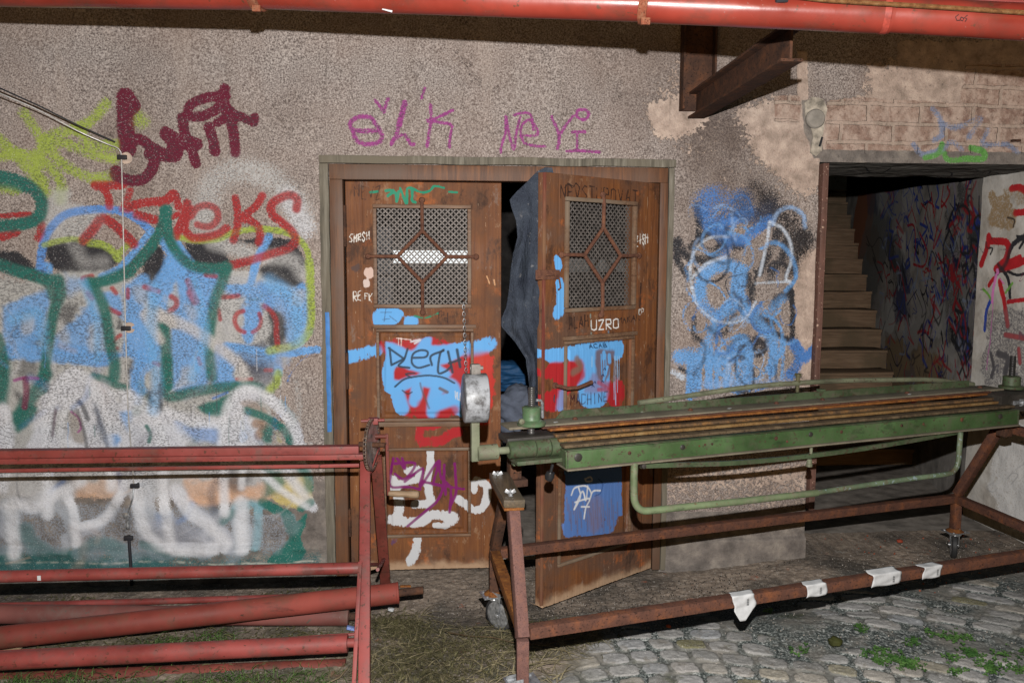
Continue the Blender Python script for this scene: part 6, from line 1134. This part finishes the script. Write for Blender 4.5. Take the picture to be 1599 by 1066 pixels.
cr = MB(); cr.cyl(q1-Vector((.035, 0, 0)), q2, .010, 12); cr.beam(q2+Vector((0, 0, .012)), q3-Vector((0, 0, .008)), .012, .014, (1, 0, 0), .002); cr = cr.build('crank', RED_RUST, rs)
m = MB(); q4 = Vector(W(655, 772, YA-.04)); dl = (q4-q3); L = dl.length; m.lathe(q3, dl, [(0, .010), (L*.06, .014), (L*.3, .0155), (L*.55, .014), (L*.8, .0175), (L*.95, .017), (L*.99, .012), (L, .004)], 18); m.build('wooden_grip', WOODH, cr)
# loose rollers on the ground
def pos_roller(name, a, b_, r_, lab, mat, shaft=None):
    e = empty(name, Vector(((a[0]+b_[0])/2, (a[1]+b_[1])/2, min(a[2], b_[2])-r_)), lab, 'roller', None); m = MB(); A = Vector(a); B = Vector(b_); d_ = (B-A).normalized(); L = (B-A).length
    m.lathe(A, d_, [(0, r_*.9), (.004, r_)]+[(L*k/24, r_*(1+.004*math.sin(k*1.7))) for k in range(1, 24)]+[(L-.012, r_), (L-.010, r_*1.03), (L-.002, r_*1.03), (L, r_*.95)], 32); m.build('tube', mat, e)
    if shaft: m = MB(); m.lathe(B-d_*.01, d_, [(0, shaft[1]), (shaft[0], shaft[1]), (shaft[0]+.002, shaft[1]*.7)], 16); m.build('shaft', RUST_DK, e)
    return e, B, d_
xk = W(0, 995, -.77); k1 = W(623, 925, -.60); dd = (k1-xk); A = xk-dd*.28
e, B, d_ = pos_roller('loose_roller', A, k1, .0475, 'long dark red roller lying slantwise behind the stand leg with its rusty shaft out', m_paint('brownish_red_roller', (156, 70, 58), (96, 60, 46), (124, 84, 66), .66, .2, .6, 5, .4), (.12, .018))
m = MB(); m.box(B+d_*.03+Vector((0, 0, .028)), (.05, .012, .008), None, .001); m.build('orange_key', RUST_OR, e)
a, c = W(0, 958, -.585), W(545, 962, -.585); pos_roller('loose_roller', a-(c-a)*.3, c, .042, 'dusty faded red roller lying on the ground nearest the wall', m_paint('faded_dusty_roller', (150, 88, 80), (120, 100, 90), (138, 110, 100), .62, .3, .7, 5, .5), (.07, .017))
a, c = W(0, 1062, -.93), W(540, 1040, -.93); pos_roller('loose_roller', a-(c-a)*.3, c, .032, 'rust red roller on the ground right under the front roller of the stand', RED_RUST, (.06, .014))
m = MB(); m.beam(W(0, 1013, -.72), W(36, 1008, -.74), .05, .012, (0, 0, 1), .002); tag(m.build('thin_board', WOODH), 'thin pale board poking out under the slanted red roller', 'board')
m = MB(); p = W(170, 932, -.09); m.prism([(-.09, 0), (.09, 0), (.09, .055), (.06, .055)], (p[0], -.06, p[2]-.01), (1, 0, 0), (0, -.2, 1), .03, .002); tag(m.build('wall_board', TRIM), 'grey wooden board leaning against the wall foot by the lightning cable', 'board')
# small white scraps
for i, (x, y, Y, lab, z_) in enumerate(((60, 899, yr-.026, 'rail', 0), (280, 1021, 0, 'r', 0))):
    if i == 0: m = MB(); p = W(61, 902, yr-.024); m.box(p, (.014, .003, .02), None, .001); m.build('paint_blob', PAPER, rs)
m = MB(); p = G(550, 977, -.05); m.box((p[0], p[1], gz(p[0], p[1])+.018), (.05, .025, .012), Matrix.Rotation(.3, 3, 'Y'), .004); m.jitter(.006, 40); tag(m.build('plastic_scrap', m_plain('blue_white_plastic', (130, 150, 205), .9, .4)), 'crumpled bluish plastic scrap beside the red frame foot', 'scrap')
m = MB(); p = G(610, 948, -.05); m.box((p[0], p[1], gz(p[0], p[1])+.02), (.03, .02, .012), Matrix.Rotation(.3, 3, 'Y'), .004); m.jitter(.005, 40); tag(m.build('paper_scrap', PAPER), 'small white paper scrap on the ground under the slanted roller end', 'scrap')
# ------------------------------------------------------------ lightning conductor down the wall
lc = empty('lightning_conductor', W(190, 245, -.02), 'thin metal lightning conductor running down the graffitied wall', 'lightning conductor')
m = MB(); P = [W(0, 146, -.30), W(60, 172, -.2), W(120, 204, -.1), W(165, 224, -.045), W(183, 231, -.035), W(189, 238, -.03), W(190, 250, -.03), W(193, 380, -.03), W(196, 512, -.03), W(200, 640, -.03), W(208, 740, -.03), W(209, 757, -.03)]
P = [W(-90, 106, -.5)]+P; m.tube([tuple(W(-700, -180, -1.9)), tuple(P[0])]+[tuple(p) for p in spline([tuple(p) for p in P[1:7]], 4)]+[tuple(p) for p in P[7:]], .0032, 8); m.build('cable', m_plain('galvanised_wire', (170, 166, 162), 1.2, .4, 40, .1, .3), lc)
m = MB(); P = [W(209, 759, -.03), W(207, 778, -.06), W(202, 795, -.05), W(200, 803, -.04)]; m.tube([tuple(p) for p in P], .0042, 8); m.build('cable_end', GALV, lc)
m = MB(); P = [W(201, 835, -.03), W(204, 880, -.035), W(207, 935, -.04)]; m.tube([tuple(p) for p in P]+[(P[-1][0], -.05, gz(P[-1][0], -.05)-.02)], .0085, 8); m.build('ground_rod', BLACKCABLE, lc)
for x, y in ((191, 246), (197, 512), (211, 757), (201, 838)):
    p = W(x, y, -.02); m = MB(); m.cyl((p[0]+.008, .02, p[2]), (p[0]+.008, -.03, p[2]), .008, 10); m.box((p[0]+.004, -.034, p[2]), (.045, .016, .022), None, .004); m.build('clamp', BLACKCABLE, lc)
    if y < 600: m = MB(); m.lathe((p[0]+.010, .003, p[2]), (0, -1, 0), [(0, .03), (.004, .026), (.005, .01)], 14); m.jitter(.004, 40); m.build('wall_plug_patch', m_plain('pale_mortar_patch', (190, 168, 152), 1.2), lc)
m = MB(); a, b_ = W(199, 803, -.035), W(200, 825, -.035); m.cyl(a, b_, .010, 10); m.lathe(a-np.array([0, .012, 0]), (0, -1, 0), [(0, .016), (.006, .016), (.008, .006)], 6); m.box(b_+np.array([-.018, 0, .0]), (.016, .014, .012), None, .002); m.build('test_joint', GALV, lc)
m = MB(); P = [W(-700, -240, -1.9), W(-90, 70, -.55), W(0, 138, -.26), W(60, 165, -.18), W(120, 195, -.1), W(180, 222, -.03)]; m.tube([tuple(p) for p in P], .0038, 6); tag(m.build('shadow_line_wire', BLACKCABLE), 'thin dark wire added as the shadow line of the conductor at upper left', 'wire')  # black wire laid in for the shadow line beside the grey cable
# ------------------------------------------------------------ steel bracket and overhead pipes
sb = empty('steel_bracket', W(1085, 150, -.1), 'rusty brown steel bracket beam sticking out of the wall above the pier', 'bracket')
pB = W(1086, 172, 0); xb = pB[0]; zB = pB[2]
xl, xr_ = W(1060, 120, 0)[0], W(1112, 120, 0)[0]; m = MB(); m.box(((xl+xr_)/2, -.02, zB+.42), (xr_-xl, .012, .86), None, .002); m.box((xl+.006, -.05, zB+.42), (.010, .07, .86), None, .002); m.box((xr_-.005, -.045, zB+.44), (.010, .06, .82), None, .002); m.build('wall_channel', RUST_DK, sb)
Lb = 1.17; m = MB(); m.box((xb-.0, -Lb/2-.02, zB+.02), (.010, Lb, .115), None, .001); m.box((xb+.0, -Lb/2-.02, zB-.040), (.085, Lb+.02, .011), None, .001); m.box((xb+.0, -Lb/2-.02, zB+.080), (.085, Lb, .011), None, .001); m.subdiv_long(.1); m.jitter(.0012, 9); m.build('cantilever_beam', m_rust('dark_rusty_beam', (66, 48, 40), (98, 66, 50), (128, 82, 56), .68, 16), sb)
# red pipe: three lengths joined by bands
def PP(x, y, d): # point at distance d from the camera along its view axis
    r_ = ray(x, y)/F; return CAM+r_*d
pd = 2.72
K = [(-420, -4), (-100, -10.5), (250, -15), (403, -20), (700, -16), (1005, -1), (1200, 9), (1392, 20), (1599, 27), (1900, 44)]
K = [(x, y) for x, y in K]
pipe = empty('overhead_pipe', PP(800, -10, pd), 'glossy orange red pipe running overhead across the top of the view', 'pipe')
rp = .057
_PP = PP
def PP(x, y, d=None):
    d_ = 2.95-.27*x/800.; return _PP(x, y, d_ if d is None else d_+d)
segs = [((-1400, -28), (403, -11)), ((403, -11), (1005, 7)), ((1005, 7), (1392, 23)), ((1392, 23), (2500, 84))]
for i, (a, b_) in enumerate(segs):
    A = Vector(PP(*a)); B = Vector(PP(*b_)); m = MB(); d_ = (B-A).normalized(); L = (B-A).length; r0 = rp-(.003 if i % 2 else 0)
    m.lathe(A, d_, [(0, r0)]+[(L*k/20, r0) for k in range(1, 20)]+[(L, r0)], 40); m.jitter(.0015, 5, i); m.build('pipe_length', PIPE, pipe)
for x, y, w_ in ((403, -11, .035), (1005, 7, .03)):
    c = Vector(PP(x, y)); d_ = Vector(PP(x+10, y+.3))-c; d_.normalize(); m = MB(); m.lathe(c-d_*w_/2, d_, [(0, rp+.001), (.001, rp+.006), (w_-.001, rp+.006), (w_, rp+.001)], 40); m.jitter(.003, 15)
    m.box(c+Vector((.0, -.03, -rp-.006)), (.03, .012, .022), None, .002); m.build('pipe_strap', m_rust('flaking_strap', (120, 70, 50), (160, 90, 64), (176, 130, 100), .6, 30), pipe)
c = Vector(PP(1392, 23)); m = MB(); d_ = (Vector(PP(2500, 84))-c).normalized(); m.lathe(c-d_*.03, (d_+Vector((.0, .0, .06))).normalized(), [(0, rp+.0005), (.001, rp+.003), (.02, rp+.003), (.024, rp)], 40); m.build('pipe_joint', m_plain('crumpled_joint_tape', (186, 80, 66), .62, .4, 40, .2), pipe)
m = MB(); m.tube([Vector(PP(x, y, -.075)) for x, y in ((1180, -12), (1290, 1), (1445, 10), (1599, 20), (1800, 34), (2400, 70))], .007, 8); m.build('rope', m_rust('dirty_rope', (110, 70, 40), (150, 100, 56), (170, 130, 86), .5, 60), pipe)
m = MB(); m.tube([Vector(PP(x, y, -.02)) for x, y in ((1180, -18), (1320, -6), (1599, 5), (1800, 14), (2400, 48))], .010, 8); m.build('thin_conduit', RED, pipe)
m = MB(); p = Vector(PP(1221, -1, -.06)); m.box(p, (.04, .02, .02), None, .004); m.jitter(.006, 40); m.build('dark_clip', BLACKCABLE, pipe)
m = MB(); p = Vector(PP(606, 17, 0)); m.box(p+Vector((0, -.02, .0)), (.035, .002, .016), Matrix.Rotation(.25, 3, 'Y'), .0005); tag(m.build('paper_tag', PAPER), 'small white paper tag hanging from the underside of the red pipe', 'paper')
def pen(P, w_=.0012):
    m = MB(); m.tube([Vector(PP(x, y, -rp*.96)) for x, y in P], w_, 5); return m
m = pen([(1497, 23), (1492, 27), (1494, 32), (1499, 32)]); m.tube([Vector(PP(x, y, -rp*.96)) for x, y in ((1501, 27), (1499, 31), (1503, 33), (1505, 29), (1501, 27))], .0012, 5); m.tube([Vector(PP(x, y, -rp*.96)) for x, y in ((1511, 24), (1506, 28), (1510, 30), (1507, 34))], .0012, 5); m.build('pen_mark', INK, pipe)
